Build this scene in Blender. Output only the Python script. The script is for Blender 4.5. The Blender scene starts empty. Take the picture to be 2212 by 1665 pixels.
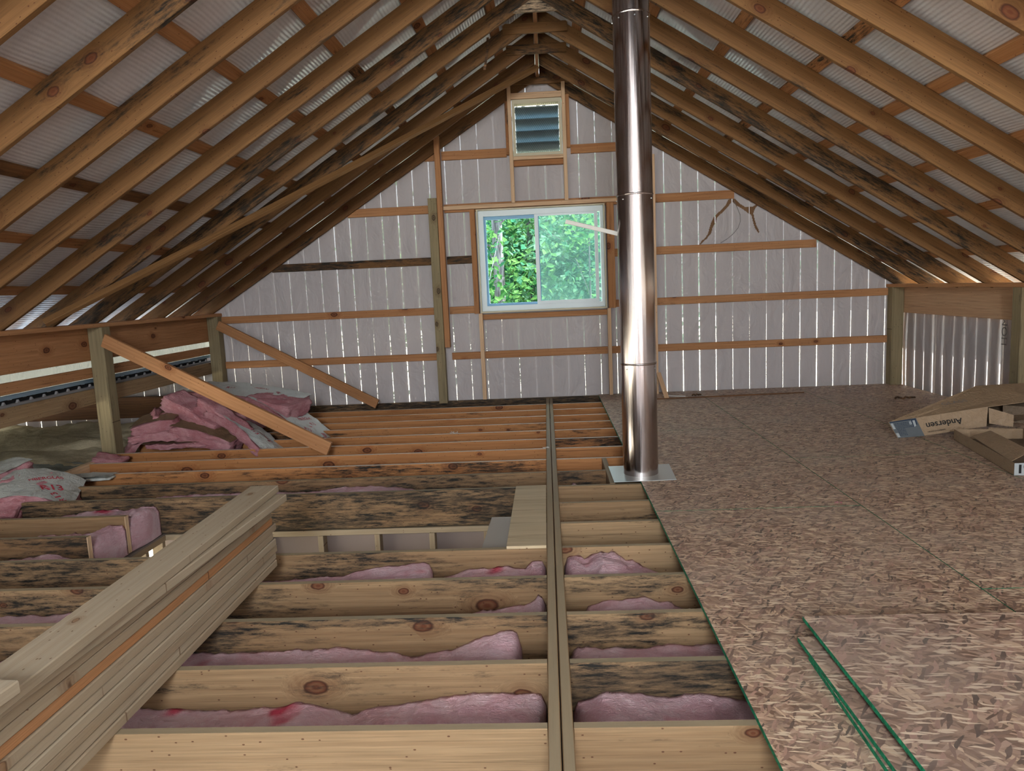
import bpy, math, random
from mathutils import Vector, Matrix, noise, Euler
random.seed(7)
SC = bpy.context.scene
COL = SC.collection
V = Vector
# ------------------------------------------------------------------ camera
cam = bpy.data.cameras.new('camera'); cam_o = bpy.data.objects.new('camera', cam); COL.objects.link(cam_o)
cam.sensor_width = 36.0; cam.lens = 1581.05/2212*36.0; cam.clip_start = .02; cam.clip_end = 300
def cam_matrix(pitch, yaw, roll, h):
    p, y, r = [math.radians(a) for a in (pitch, yaw, roll)]
    fw = V((-math.sin(y)*math.cos(p), math.cos(y)*math.cos(p), math.sin(p)))
    ri = V((math.cos(y), math.sin(y), 0)); up = ri.cross(fw)
    r2 = ri*math.cos(r)+up*math.sin(r); u2 = up*math.cos(r)-ri*math.sin(r)
    m = Matrix((r2, u2, -fw)).transposed().to_4x4(); m.translation = V((0, 0, h)); return m
cam_o.matrix_world = cam_matrix(-7.5395, 2.9262, -2.5733, 1.3922)
SC.camera = cam_o
# ------------------------------------------------------------------ view, world, sun, daylight
SC.view_settings.view_transform = 'Standard'; SC.view_settings.look = 'None'
SC.view_settings.gamma = 1; SC.view_settings.exposure = -0.2; SC.view_settings.use_curve_mapping = False
cy = SC.cycles
cy.use_denoising = True; cy.max_bounces = 7; cy.diffuse_bounces = 4; cy.glossy_bounces = 3
cy.transmission_bounces = 3; cy.transparent_max_bounces = 10; cy.caustics_reflective = False; cy.caustics_refractive = False
cy.sample_clamp_indirect = 4.0; cy.use_adaptive_sampling = True; cy.adaptive_threshold = 0.04
wd = bpy.data.worlds.new('world'); SC.world = wd; wd.use_nodes = True
nt = wd.node_tree; nt.nodes.clear()
wo = nt.nodes.new('ShaderNodeOutputWorld'); bg = nt.nodes.new('ShaderNodeBackground')
tc = nt.nodes.new('ShaderNodeTexCoord'); sx = nt.nodes.new('ShaderNodeSeparateXYZ'); rp = nt.nodes.new('ShaderNodeValToRGB')
nt.links.new(tc.outputs['Generated'], sx.inputs[0]); nt.links.new(sx.outputs['Z'], rp.inputs[0])
for k_, (pos_, c_) in enumerate(((0.0, (.19, .20, .20)), (.14, (.20, .21, .215)), (.42, (.86, .93, 1.0)), (1.0, (.70, .86, 1.0)))):
    e_ = rp.color_ramp.elements[k_] if k_ < 2 else rp.color_ramp.elements.new(pos_)
    e_.position = pos_; e_.color = c_+(1,)
nt.links.new(rp.outputs[0], bg.inputs[0]); bg.inputs[1].default_value = 10.0
nt.links.new(bg.outputs[0], wo.inputs[0])
sun = bpy.data.lights.new('sun', 'SUN'); sun.energy = 60.0; sun.angle = math.radians(.8); sun.color = (1, .93, .82)
sun_o = bpy.data.objects.new('sun', sun); COL.objects.link(sun_o)
SD = V((.62, .12, .78)).normalized()           # towards the sun: high over the right-hand side
sun_o.rotation_euler = SD.to_track_quat('Z', 'Y').to_euler()
def rear_lamp(name, loc, sx_, sy_, watts, col, tilt=90):
    """daylight behind the camera: rear window high up, added fill low down"""
    al = bpy.data.lights.new(name, 'AREA'); al.shape = 'RECTANGLE'; al.size = sx_; al.size_y = sy_; al.energy = watts; al.color = col
    o = bpy.data.objects.new(name, al); COL.objects.link(o); o.location = loc; o.rotation_euler = (math.radians(tilt), 0, 0)
rear_lamp('rear_fill_low', (-2.75, -4.93, .75), 2.2, .96, 110, (.95, .97, 1.0))  # unseen lamps added low at both sides to fill the loft
rear_lamp('rear_fill_low', (2.75, -4.93, .75), 2.2, .96, 110, (.95, .97, 1.0))
rear_lamp('rear_daylight_high', (0, -4.93, 2.75), 1.3, 1.7, 590, (.93, .97, 1.0), 62)  # lamp for the rear window, raised and tilted to brighten the floor
# ------------------------------------------------------------------ geometry constants (metres; joist tops are z = 0)
YJ0, S = 2.2031, .4064
YW = 9.226                    # inner face of the gable wall lining
SL, APX = .62, 3.865          # roof slope and height of the rafter undersides at the ridge
YREAR = -5.0
NRM = V((SL, 0, 1)).normalized()      # outward normal of the right slope
def under(x): return APX-SL*abs(x)
# ------------------------------------------------------------------ object helpers
def meta(o, label=None, cat=None, group=None, kind=None):
    if label: o['label'] = label
    if cat: o['category'] = cat
    if group: o['group'] = group
    if kind: o['kind'] = kind
    return o
def mesh_obj(name, verts, faces, mat, parent=None, smooth=False, mw=None, mats=None, fm=None):
    me = bpy.data.meshes.new(name); me.from_pydata([tuple(v) for v in verts], [], faces); me.update()
    for m in (mats or [mat]): me.materials.append(m)
    if fm: me.polygons.foreach_set('material_index', fm)
    if smooth: me.polygons.foreach_set('use_smooth', [True]*len(me.polygons))
    o = bpy.data.objects.new(name, me); COL.objects.link(o)
    if mw is not None: o.matrix_world = mw
    if parent is not None:
        o.parent = parent
    return o
def empty(name, loc=(0, 0, 0), rot=(0, 0, 0)):
    o = bpy.data.objects.new(name, None); COL.objects.link(o); o.location = loc; o.rotation_euler = rot
    o.empty_display_size = .1
    return o
class MB:
    def __init__(s): s.v = []; s.f = []; s.m = []
    def box(s, x0, x1, y0, y1, z0, z1, mi=0):
        n = len(s.v)
        s.v += [V(p) for p in ((x0, y0, z0), (x1, y0, z0), (x1, y1, z0), (x0, y1, z0), (x0, y0, z1), (x1, y0, z1), (x1, y1, z1), (x0, y1, z1))]
        s.f += [[n+i for i in q] for q in ((0, 3, 2, 1), (4, 5, 6, 7), (0, 1, 5, 4), (1, 2, 6, 5), (2, 3, 7, 6), (3, 0, 4, 7))]; s.m += [mi]*6
        return s
    def poly(s, pts, mi=0):
        n = len(s.v); s.v += [V(p) for p in pts]; s.f.append(list(range(n, n+len(pts)))); s.m.append(mi); return s
    def bar(s, a, b, r, seg=6, mi=0):
        a = V(a); b = V(b); d = (b-a).normalized(); u = d.orthogonal().normalized(); w = d.cross(u); n = len(s.v)
        for p in (a, b):
            for i in range(seg):
                t = 2*math.pi*i/seg; s.v.append(p+u*math.cos(t)*r+w*math.sin(t)*r)
        for i in range(seg):
            j = (i+1) % seg; s.f.append([n+i, n+j, n+seg+j, n+seg+i]); s.m.append(mi)
        s.f.append([n+i for i in range(seg)][::-1]); s.f.append([n+seg+i for i in range(seg)]); s.m += [mi, mi]
        return s
    def slab(s, pts, off, mi=0, mside=None):
        """closed prism: polygon pts extruded by vector off"""
        n = len(s.v); k = len(pts); off = V(off); s.v += [V(p) for p in pts]+[V(p)+off for p in pts]
        s.f.append([n+i for i in range(k)]); s.f.append([n+k+i for i in range(k)][::-1]); s.m += [mi, mi]
        for i in range(k):
            j = (i+1) % k; s.f.append([n+j, n+i, n+k+i, n+k+j]); s.m.append(mi if mside is None else mside)
        return s
    def build(s, name, mat, parent=None, smooth=False, mats=None, mw=None):
        return mesh_obj(name, s.v, s.f, mat, parent, smooth, mw, mats, s.m if mats else None)
def board(name, a, b, w, t, up, mat, col=(.3, .5, .5, 1), parent=None, cut_a=0.0, cut_b=0.0, ch=.003, nseg=1, bow=0.0, warp=0.0):
    """lumber from a to b (centre line): w across 'up', t the other way; local X runs with the grain; chamfered arrises"""
    a = V(a); b = V(b); X = (b-a).normalized(); Z = V(up); Z = (Z-X*Z.dot(X)).normalized(); Y = Z.cross(X); L = (b-a).length
    hw, ht = w/2, t/2
    ring = [(-ht+ch, -hw), (ht-ch, -hw), (ht, -hw+ch), (ht, hw-ch), (ht-ch, hw), (-ht+ch, hw), (-ht, hw-ch), (-ht, -hw+ch)]
    vs = []; fs = []; rr = random.random()*50
    for i in range(nseg+1):
        f = i/nseg; x = L*f
        by = bow*4*f*(1-f); wz = warp*noise.noise((x*1.3+rr, 0, 0)); wy = warp*noise.noise((x*1.3+rr, 7, 0))
        for (y, z) in ring:
            xx = x
            if i == 0: xx += cut_a*(z+hw)
            if i == nseg: xx += cut_b*(z+hw)
            vs.append((xx, y+wy, z+by+wz))
    for i in range(nseg):
        for j in range(8):
            k = (j+1) % 8; fs.append([i*8+j, (i+1)*8+j, (i+1)*8+k, i*8+k][::-1])
    fs.append(list(range(8))[::-1]); fs.append([nseg*8+j for j in range(8)])
    me = bpy.data.meshes.new(name); me.from_pydata(vs, [], fs); me.update(); me.materials.append(mat)
    o = bpy.data.objects.new(name, me); COL.objects.link(o)
    m = Matrix((X, Y, Z)).transposed().to_4x4(); m.translation = a
    o.matrix_world = m; o.color = col
    if parent is not None:
        o.parent = parent; o.matrix_parent_inverse = parent.matrix_basis.inverted()
    return o
def bbox(name, x0, x1, y0, y1, z0, z1, mat, col=(.3, .5, .5, 1), axis='x', **k):
    """axis aligned lumber, grain along axis"""
    c = [(x0+x1)/2, (y0+y1)/2, (z0+z1)/2]; d = [x1-x0, y1-y0, z1-z0]; i = 'xyz'.index(axis)
    a = list(c); b = list(c); a[i] -= d[i]/2; b[i] += d[i]/2
    if axis == 'z': return board(name, a, b, d[0], d[1], (1, 0, 0), mat, col, **k)
    o = 1 if axis == 'x' else 0
    return board(name, a, b, d[2], d[o], (0, 0, 1), mat, col, **k)
ORD = ['first', 'second', 'third', 'fourth', 'fifth', 'sixth', 'seventh', 'eighth', 'ninth', 'tenth', 'eleventh', 'twelfth', 'thirteenth', 'fourteenth', 'fifteenth', 'sixteenth', 'seventeenth', 'eighteenth']
# ------------------------------------------------------------------ materials
class NB:
    def __init__(s, name):
        s.m = bpy.data.materials.new(name); s.m.use_nodes = True; s.t = s.m.node_tree; s.t.nodes.clear()
        s.out = s.t.nodes.new('ShaderNodeOutputMaterial')
    def n(s, typ, ins=None, **props):
        nd = s.t.nodes.new(typ)
        for k, v in props.items(): setattr(nd, k, v)
        for k, v in (ins or {}).items(): s.set(nd.inputs[k], v)
        return nd
    def set(s, inp, v):
        if isinstance(v, bpy.types.NodeSocket): s.t.links.new(v, inp)
        elif isinstance(v, bpy.types.Node): s.t.links.new(v.outputs[0], inp)
        else:
            try: inp.default_value = v
            except Exception: inp.default_value = tuple(v)+(1,)
    def math(s, op, a, b=None, c=None, clamp=False):
        nd = s.n('ShaderNodeMath', operation=op, use_clamp=clamp); s.set(nd.inputs[0], a)
        if b is not None: s.set(nd.inputs[1], b)
        if c is not None: s.set(nd.inputs[2], c)
        return nd.outputs[0]
    def mix(s, f, a, b, mode='MIX'):
        nd = s.n('ShaderNodeMix', data_type='RGBA', blend_type=mode); s.set(nd.inputs[0], f); s.set(nd.inputs[6], a); s.set(nd.inputs[7], b); return nd.outputs[2]
    def ramp(s, f, stops):
        nd = s.n('ShaderNodeMapRange', clamp=True) if False else s.n('ShaderNodeValToRGB'); s.set(nd.inputs[0], f)
        e = nd.color_ramp.elements
        while len(e) < len(stops): e.new(.5)
        for i, (p, c) in enumerate(stops):
            e[i].position = p; e[i].color = (c, c, c, 1) if isinstance(c, (int, float)) else tuple(c)+(1,)
        return nd.outputs[0]
    def step(s, x, lo, hi):
        nd = s.n('ShaderNodeMapRange', clamp=True, interpolation_type='SMOOTHSTEP'); s.set(nd.inputs[0], x); nd.inputs[1].default_value = lo; nd.inputs[2].default_value = hi; return nd.outputs[0]
    def vmul(s, a, b):
        nd = s.n('ShaderNodeVectorMath', operation='MULTIPLY'); s.set(nd.inputs[0], a); s.set(nd.inputs[1], b); return nd.outputs[0]
    def vadd(s, a, b):
        nd = s.n('ShaderNodeVectorMath', operation='ADD'); s.set(nd.inputs[0], a); s.set(nd.inputs[1], b); return nd.outputs[0]
    def noise(s, vec, scale, detail=3, rough=.55, dist=0.0):
        nd = s.n('ShaderNodeTexNoise'); s.set(nd.inputs['Vector'], vec); nd.inputs['Scale'].default_value = scale; nd.inputs['Detail'].default_value = detail
        nd.inputs['Roughness'].default_value = rough; nd.inputs['Distortion'].default_value = dist; return nd.outputs[0]
    def bsdf(s, color, rough=.8, metal=0.0, bump=None, bstr=.3, bdist=.01, spec=.3, **k):
        b = s.n('ShaderNodeBsdfPrincipled'); s.set(b.inputs['Base Color'], color); s.set(b.inputs['Roughness'], rough); s.set(b.inputs['Metallic'], metal)
        s.set(b.inputs['Specular IOR Level'], spec)
        for kk, v in k.items(): s.set(b.inputs[kk], v)
        if bump is not None:
            bp = s.n('ShaderNodeBump'); s.set(bp.inputs['Height'], bump); bp.inputs['Strength'].default_value = bstr; bp.inputs['Distance'].default_value = bdist
            s.t.links.new(bp.outputs[0], b.inputs['Normal'])
        return b
    def done(s, sh): s.t.links.new(sh.outputs[0] if isinstance(sh, bpy.types.Node) else sh, s.out.inputs[0]); return s.m
def plain(name, c, rough=.7, metal=0.0, spec=.3):
    b = NB(name); return b.done(b.bsdf(c+(1,) if len(c) == 3 else c, rough, metal, spec=spec))
def make_wood(name, dark, light, knotc=(.09, .022, .008), moldc=(.012, .011, .009), spec=.25, ksz=1.0, film_glare=.0, topc=(.30, .25, .165), calm=0.0):
    """obj.color: r = amount of black mould, g = dark/light tone, b = amount of knots"""
    b = NB(name)
    tc = b.n('ShaderNodeTexCoord'); oi = b.n('ShaderNodeObjectInfo'); sc = b.n('ShaderNodeSeparateColor'); b.set(sc.inputs[0], oi.outputs['Color'])
    rnd = oi.outputs['Random']
    off = b.n('ShaderNodeCombineXYZ'); b.set(off.inputs[0], b.math('MULTIPLY', rnd, 91.0)); b.set(off.inputs[1], 0.0); b.set(off.inputs[2], b.math('MULTIPLY', rnd, 37.0))
    P = b.vadd(tc.outputs['Object'], off.outputs[0])
    # knots: cells of a voronoi stretched along the board
    sp_ = b.n('ShaderNodeSeparateXYZ'); b.set(sp_.inputs[0], P); k2 = b.n('ShaderNodeCombineXYZ'); b.set(k2.inputs[0], b.math('MULTIPLY', sp_.outputs[0], 2.3)); b.set(k2.inputs[1], b.math('MULTIPLY', sp_.outputs[2], 3.9))
    kv = b.n('ShaderNodeTexVoronoi', voronoi_dimensions='2D', feature='F1'); b.set(kv.inputs['Vector'], k2.outputs[0]); kv.inputs['Scale'].default_value = 1.0; kv.inputs['Randomness'].default_value = 1.0
    kc = b.n('ShaderNodeSeparateColor'); b.set(kc.inputs[0], kv.outputs['Color'])
    wob = b.noise(b.vmul(P, (20, 20, 30)), 1, 2)
    kd = b.math('ADD', kv.outputs['Distance'], b.math('MULTIPLY', b.math('SUBTRACT', wob, .5), .05))
    has = b.math('LESS_THAN', kc.outputs[0], b.math('MULTIPLY', sc.outputs[2], .52))
    size = b.math('MULTIPLY_ADD', kc.outputs[1], .085*ksz, .03*ksz)
    rel = b.math('DIVIDE', kd, size); rings = b.math('MULTIPLY_ADD', b.math('SINE', b.math('MULTIPLY', rel, 9.0)), .5, .5)
    knot = b.math('MULTIPLY', b.step(rel, 1.25, .9), has)
    ringd = b.math('MULTIPLY', b.step(rel, .75, 1.0), knot)
    halo = b.math('MULTIPLY', b.step(rel, 3.2, 1.0), has)
    # grain, bent around knots
    g0 = b.vmul(P, (1.1, 26.0, 26.0)); bend = b.math('MULTIPLY', halo, 5.0)
    bc = b.n('ShaderNodeCombineXYZ'); b.set(bc.inputs[2], bend); b.set(bc.inputs[1], bend)
    gp = b.vadd(g0, bc.outputs[0])
    g1 = b.noise(gp, 1.0, 5, .6, .6)
    g2 = b.noise(b.vmul(gp, (2.5, 6, 6)), 1.0, 3, .6)
    broad = b.noise(b.vmul(P, (.9, 3, 6)), 1.0, 3, .5)
    wv = b.n('ShaderNodeTexWave', wave_type='BANDS', bands_direction='Z', wave_profile='SIN'); b.set(wv.inputs['Vector'], b.vadd(b.vmul(P, (.25, 1, 1)), b.vmul(bc.outputs[0], (0, .01, .01)))); wv.inputs['Scale'].default_value = 9; wv.inputs['Distortion'].default_value = 5.5; wv.inputs['Detail'].default_value = 2; wv.inputs['Detail Scale'].default_value = .7
    tone = b.math('ADD', b.math('MULTIPLY', broad, .55), b.math('MULTIPLY', g1, .55)); tone = b.math('ADD', tone, b.math('MULTIPLY', wv.outputs[1], .16)); tone = b.math('ADD', tone, b.math('MULTIPLY', sc.outputs[1], .9)); tone = b.math('SUBTRACT', tone, .62)
    col = b.mix(b.math('MULTIPLY', tone, 1.0, clamp=True), dark+(1,), light+(1,))
    fine = b.math('MULTIPLY_ADD', g2, .9-.55*calm, .55+.27*calm)
    col = b.mix(1.0, col, b.n('ShaderNodeCombineColor', {0: fine, 1: fine, 2: fine}).outputs[0], 'MULTIPLY')
    streak = b.step(b.noise(b.vmul(gp, (.8, 1.2, 1.2)), 1.0, 4, .7), .58, .72)
    col = b.mix(b.math('MULTIPLY', streak, .6-.45*calm), col, (dark[0]*.32, dark[1]*.3, dark[2]*.3, 1))
    col = b.mix(b.math('MULTIPLY', halo, .32), col, (dark[0]*.8, dark[1]*.55, dark[2]*.4, 1))
    col = b.mix(b.math('MULTIPLY', b.math('MULTIPLY', halo, rings), .25), col, (dark[0]*.5, dark[1]*.4, dark[2]*.4, 1)); col = b.mix(b.math('MULTIPLY', knot, b.math('MULTIPLY_ADD', rings, .3, .6)), col, knotc+(1,))
    col = b.mix(b.math('MULTIPLY', ringd, .7), col, (.02, .008, .004, 1))
    k3 = b.n('ShaderNodeVectorMath', operation='SCALE'); b.set(k3.inputs[0], k2.outputs[0]); k3.inputs[3].default_value = 3.1
    pv = b.n('ShaderNodeTexVoronoi', voronoi_dimensions='2D', feature='F1'); b.set(pv.inputs['Vector'], k3.outputs[0]); pc = b.n('ShaderNodeSeparateColor'); b.set(pc.inputs[0], pv.outputs['Color'])
    pin = b.math('MULTIPLY', b.step(b.math('ADD', pv.outputs['Distance'], b.math('MULTIPLY', b.math('SUBTRACT', wob, .5), .12)), .19, .11), b.math('LESS_THAN', pc.outputs[0], b.math('MULTIPLY', sc.outputs[2], .07)))
    col = b.mix(b.math('MULTIPLY', pin, .8), col, (knotc[0]*.6, knotc[1]*.6, knotc[2]*.6, 1))
    # blue-black mould in streaks
    m1 = b.noise(b.vmul(P, (1.1, 4, 5.5)), 1.0, 2, .5); m2 = b.noise(b.vmul(P, (9, 40, 60)), 1.0, 5, .75)
    ms = b.math('ADD', b.math('MULTIPLY', m1, .68), b.math('MULTIPLY', m2, .42))
    th = b.math('MULTIPLY_ADD', sc.outputs[0], -.36, .775)
    mm = b.math('MULTIPLY', b.math('SUBTRACT', ms, th), 9.0, clamp=True)
    mold = b.math('MULTIPLY', mm, b.math('MULTIPLY', b.math('SUBTRACT', m2, .22), 2.6, clamp=True), clamp=True)
    col = b.mix(mold, col, moldc+(1,))
    if film_glare > 0:   # upward faces: grey-green dusty film on joists, painted window glare on orange ones
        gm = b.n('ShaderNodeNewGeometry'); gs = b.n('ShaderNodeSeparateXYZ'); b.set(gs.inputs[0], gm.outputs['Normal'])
        upf = b.math('MULTIPLY', b.step(gs.outputs[2], .7, .95), film_glare)
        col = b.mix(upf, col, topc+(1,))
    bump = b.math('ADD', g1, b.math('MULTIPLY', g2, .5))
    return b.done(b.bsdf(col, .72, bump=bump, bstr=.35, bdist=.004, spec=spec))
M = {}
M['rafter'] = make_wood('rafter_wood', (.108, .048, .015), (.20, .104, .039))
M['joist'] = make_wood('joist_wood', (.165, .094, .045), (.31, .21, .115), film_glare=.75, ksz=1.15)
M['orange'] = make_wood('orange_joist_wood', (.30, .12, .04), (.52, .26, .105), film_glare=.85, topc=(.78, .75, .68))  # near-white topc paints the window glare on far joist tops
M['girt'] = make_wood('girt_wood', (.28, .12, .045), (.47, .245, .115))
M['fresh'] = make_wood('fresh_pine', (.29, .21, .13), (.43, .365, .265), knotc=(.22, .12, .06), ksz=.5, spec=.3, calm=1.0)
M['stud'] = make_wood('stud_pine', (.50, .31, .18), (.70, .50, .32), knotc=(.2, .09, .04), ksz=.6)
M['treated'] = make_wood('treated_wood', (.15, .115, .062), (.29, .235, .135), knotc=(.05, .03, .015), ksz=.8)
M['brown'] = make_wood('dark_bark_wood', (.10, .045, .02), (.28, .13, .05))
def make_osb(name, tint=(1, 1, 1), scale=1.0):
    b = NB(name); tc = b.n('ShaderNodeTexCoord'); P = tc.outputs['Object']
    wp = b.n('ShaderNodeTexNoise'); b.set(wp.inputs['Vector'], P); wp.inputs['Scale'].default_value = 5*scale; wp.inputs['Detail'].default_value = 2
    P2 = b.vadd(P, b.vmul(wp.outputs['Color'], (.05, .05, 0)))
    layers = []
    for i, (ang, sx_, sy_, o) in enumerate(((.55, 7, 34, 0), (-.35, 8, 40, 3.3), (1.15, 9, 36, 7.7), (-1.0, 7, 42, 11.1), (.1, 10, 60, 17.))):
        mp = b.n('ShaderNodeMapping'); b.set(mp.inputs[0], P2); mp.inputs['Rotation'].default_value = (0, 0, ang); mp.inputs['Location'].default_value = (o, o*1.7, 0)
        mp.inputs['Scale'].default_value = (1, 1, 1)
        mp2 = b.vmul(mp.outputs[0], (sx_*scale, sy_*scale, 1))
        vo = b.n('ShaderNodeTexVoronoi', voronoi_dimensions='2D', feature='F1'); b.set(vo.inputs['Vector'], mp2); vo.inputs['Scale'].default_value = 1
        s2 = b.n('ShaderNodeSeparateColor'); b.set(s2.inputs[0], vo.outputs['Color']); layers.append((s2.outputs, vo.outputs['Distance']))
    col = b.mix(layers[0][0][0], (.15, .085, .055, 1), (.50, .335, .225, 1))
    for i, (o, dd) in enumerate(layers[1:]):
        sel = b.math('MULTIPLY', b.math('GREATER_THAN', o[1], (.55, .6, .66, .80)[i]), b.step(dd, .62, .5))
        c2 = b.mix(o[0], ((.13, .08, .055, 1), (.20, .12, .08, 1), (.085, .06, .045, 1), (.66, .52, .36, 1))[i], ((.52, .36, .25, 1), (.66, .48, .31, 1), (.46, .28, .20, 1), (.78, .62, .42, 1))[i])
        col = b.mix(sel, col, c2)
    dark = b.step(b.noise(b.vmul(P2, (.5, 1.6, 1)), 20*scale, 5, .75), .56, .66)
    col = b.mix(b.math('MULTIPLY', dark, .6), col, (.09, .05, .033, 1))
    dust = b.step(b.noise(P, 1.3, 4, .65), .42, .68)
    col = b.mix(b.math('MULTIPLY', dust, .30), col, (.40, .34, .27, 1))
    col = b.mix(1.0, col, tint+(1,), 'MULTIPLY')
    h = b.math('ADD', layers[0][0][2], b.math('MULTIPLY', b.noise(P2, 30*scale, 4, .7), .8))
    rough = b.math('MULTIPLY_ADD', layers[1][0][2], .22, .42)
    return b.done(b.bsdf(col, rough, bump=h, bstr=.4, bdist=.003, spec=.45))
M['osb'] = make_osb('osb', (.98, .98, 1.02), 2.2); M['osb_red'] = make_osb('osb_new', (.88, .88, .95), 1.7)
def m_green():
    b = NB('green_edge_paint'); tc = b.n('ShaderNodeTexCoord'); n_ = b.noise(tc.outputs['Object'], 60, 4, .7)
    c = b.mix(b.step(n_, .3, .75), (.0, .10, .045, 1), (.01, .36, .18, 1)); c = b.mix(b.step(n_, .70, .8), c, (.25, .2, .1, 1))
    return b.done(b.bsdf(c, .6, bump=n_, bstr=.6, bdist=.004))
M['green'] = m_green()
def m_lining(name, base, trans, see, wr=1.0, crease=1.0):
    """white sheet lining: mostly matt, a little light comes through"""
    b = NB(name); tc = b.n('ShaderNodeTexCoord'); P = tc.outputs['Object']
    n1 = b.noise(b.vmul(P, (1.5, 1.5, 1.1)), 2.2, 3, .55, 1.0); n2 = b.noise(b.vmul(P, (2.2, 2, 1.0)), 7, 2, .5, .4)
    st = b.step(b.noise(b.vmul(P, (3, 1, 1)), 3.0, 5, .7), .63, .72)
    c = b.mix(b.math('MULTIPLY', st, .10), base+(1,), (base[0]*.6, base[1]*.5, base[2]*.4, 1))
    h = b.math('ADD', b.math('MULTIPLY', n1, 1.6*crease), b.math('MULTIPLY', n2, .35*crease))
    pr = b.bsdf(c, .5, bump=h, bstr=.55, bdist=.05*wr, spec=.35)
    tr = b.n('ShaderNodeBsdfTranslucent', {0: c}); tp = b.n('ShaderNodeBsdfTransparent', {0: (.93, .97, 1.0, 1)})
    m1 = b.n('ShaderNodeMixShader', {0: trans}); b.set(m1.inputs[1], pr.outputs[0]); b.set(m1.inputs[2], tr.outputs[0])
    m2 = b.n('ShaderNodeMixShader', {0: see}); b.set(m2.inputs[1], m1.outputs[0]); b.set(m2.inputs[2], tp.outputs[0])
    return b.done(m2)
M['wrap'] = m_lining('gable_wall_lining', (.72, .675, .68), .12, .30)
M['wrap2'] = m_lining('side_wall_lining', (.74, .71, .72), .42, .04, .6)
M['plastic'] = m_lining('clear_plastic_sheet', (.12, .15, .135), .2, .03, .8, 2.0)
def m_roof():
    b = NB('roof_lining'); tc = b.n('ShaderNodeTexCoord'); P = tc.outputs['Object']
    rib = b.n('ShaderNodeTexWave', wave_type='BANDS', bands_direction='X'); b.set(rib.inputs['Vector'], b.vadd(P, b.vmul(b.n('ShaderNodeTexNoise', {'Scale': 6.0}).outputs['Color'], (0, .0, 0)))); rib.inputs['Scale'].default_value = 14; rib.inputs['Distortion'].default_value = .15
    rib.inputs['Detail'].default_value = 1
    n1 = b.noise(b.vmul(P, (.7, 3.0, .7)), 1.1, 3, .5)
    patch = b.step(n1, .30, .74)
    c = b.mix(patch, (.60, .56, .575, 1), (.74, .78, .84, 1))  # mauve to silver-blue bands colour in the lining's reflections
    h = b.math('ADD', b.math('MULTIPLY', rib.outputs[1], .5), b.math('MULTIPLY', b.noise(P, 40, 3, .6), .5))
    s = b.bsdf(c, b.math('MULTIPLY_ADD', patch, -.12, .46), b.math('MULTIPLY', patch, .4), bump=h, bstr=.8, bdist=.006, spec=.5)
    return b.done(s)
M['roof'] = m_roof()
M['roofmetal'] = plain('roof_metal', (.35, .38, .40), .4, .8)
def m_pink(name, c1, c2, c3, red=0.0):
    b = NB(name); tc = b.n('ShaderNodeTexCoord'); P = tc.outputs['Object']; oi = b.n('ShaderNodeObjectInfo')
    off = b.n('ShaderNodeCombineXYZ'); b.set(off.inputs[0], b.math('MULTIPLY', oi.outputs['Random'], 40.)); P = b.vadd(P, off.outputs[0])
    n1 = b.noise(P, 5, 5, .65, .8); n2 = b.noise(b.vmul(P, (1, 1, 2.5)), 26, 6, .75, 1.5); n3 = b.noise(b.vmul(P, (1, 4, 10)), 9, 4, .7, .8)
    c = b.mix(b.step(n1, .32, .68), c1+(1,), c2+(1,)); c = b.mix(b.math('MULTIPLY', b.step(n2, .52, .72), .55), c, c3+(1,)); c = b.mix(b.math('MULTIPLY', b.step(n3, .56, .75), .4), c, (c1[0]*.55, c1[1]*.4, c1[2]*.4, 1))
    if red > 0:
        c = b.mix(b.math('MULTIPLY', b.step(b.noise(P, 3.4, 2, .5), .66, .76), red), c, (.62, .03, .09, 1))
    h = b.math('ADD', n2, b.math('MULTIPLY', n3, .8))
    return b.done(b.bsdf(c, .95, bump=h, bstr=.9, bdist=.02, spec=.1))
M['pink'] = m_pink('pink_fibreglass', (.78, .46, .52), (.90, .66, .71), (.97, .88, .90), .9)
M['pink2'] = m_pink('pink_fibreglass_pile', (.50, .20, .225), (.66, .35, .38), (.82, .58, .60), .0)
M['grey_ins'] = m_pink('grey_fibreglass', (.30, .32, .29), (.46, .48, .44), (.55, .54, .47))
M['tan_ins'] = m_pink('tan_fibreglass', (.50, .42, .28), (.66, .57, .40), (.75, .66, .50))
def m_paper(name, c, stain):
    b = NB(name); tc = b.n('ShaderNodeTexCoord'); P = tc.outputs['Object']
    n1 = b.noise(P, 7, 5, .65, 1.2); c_ = b.mix(b.step(n1, .5, .75), c+(1,), stain+(1,))
    return b.done(b.bsdf(c_, .55, bump=b.noise(P, 16, 4, .65, 2.0), bstr=.7, bdist=.02, spec=.4))
M['paper'] = m_paper('white_paper_facing', (.47, .49, .46), (.27, .25, .21)); M['paper_lit'] = m_paper('window_lit_paper_facing', (.68, .71, .69), (.50, .50, .46)); M['kraft'] = m_paper('brown_paper_facing', (.20, .125, .07), (.13, .08, .045))  # second white facing is the same paper brightened as window-lit
M['card'] = m_paper('cardboard', (.31, .215, .13), (.25, .17, .10)); M['card_shade'] = m_paper('cardboard_inner_shade', (.13, .09, .055), (.09, .06, .04))  # inside copy is cardboard darkened for shade within the boxes
M['redink'] = plain('red_ink', (.42, .05, .07)); M['black'] = plain('black_ink', (.008, .008, .008)); M['greyink'] = plain('grey_ink', (.22, .21, .21)); M['blueink'] = plain('blue_label_ink', (.015, .03, .06))
M['labelgrey'] = plain('grey_label', (.10, .115, .125)); M['labelwhite'] = plain('white_label', (.36, .39, .40), .5); M['leanroof'] = plain('galvanised_roof_sheet', (.62, .66, .68), .6, .0)
M['vinyl'] = plain('white_vinyl', (.62, .70, .72), .35, spec=.5); M['jamb'] = plain('pale_jamb', (.55, .50, .36), .5)
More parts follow.
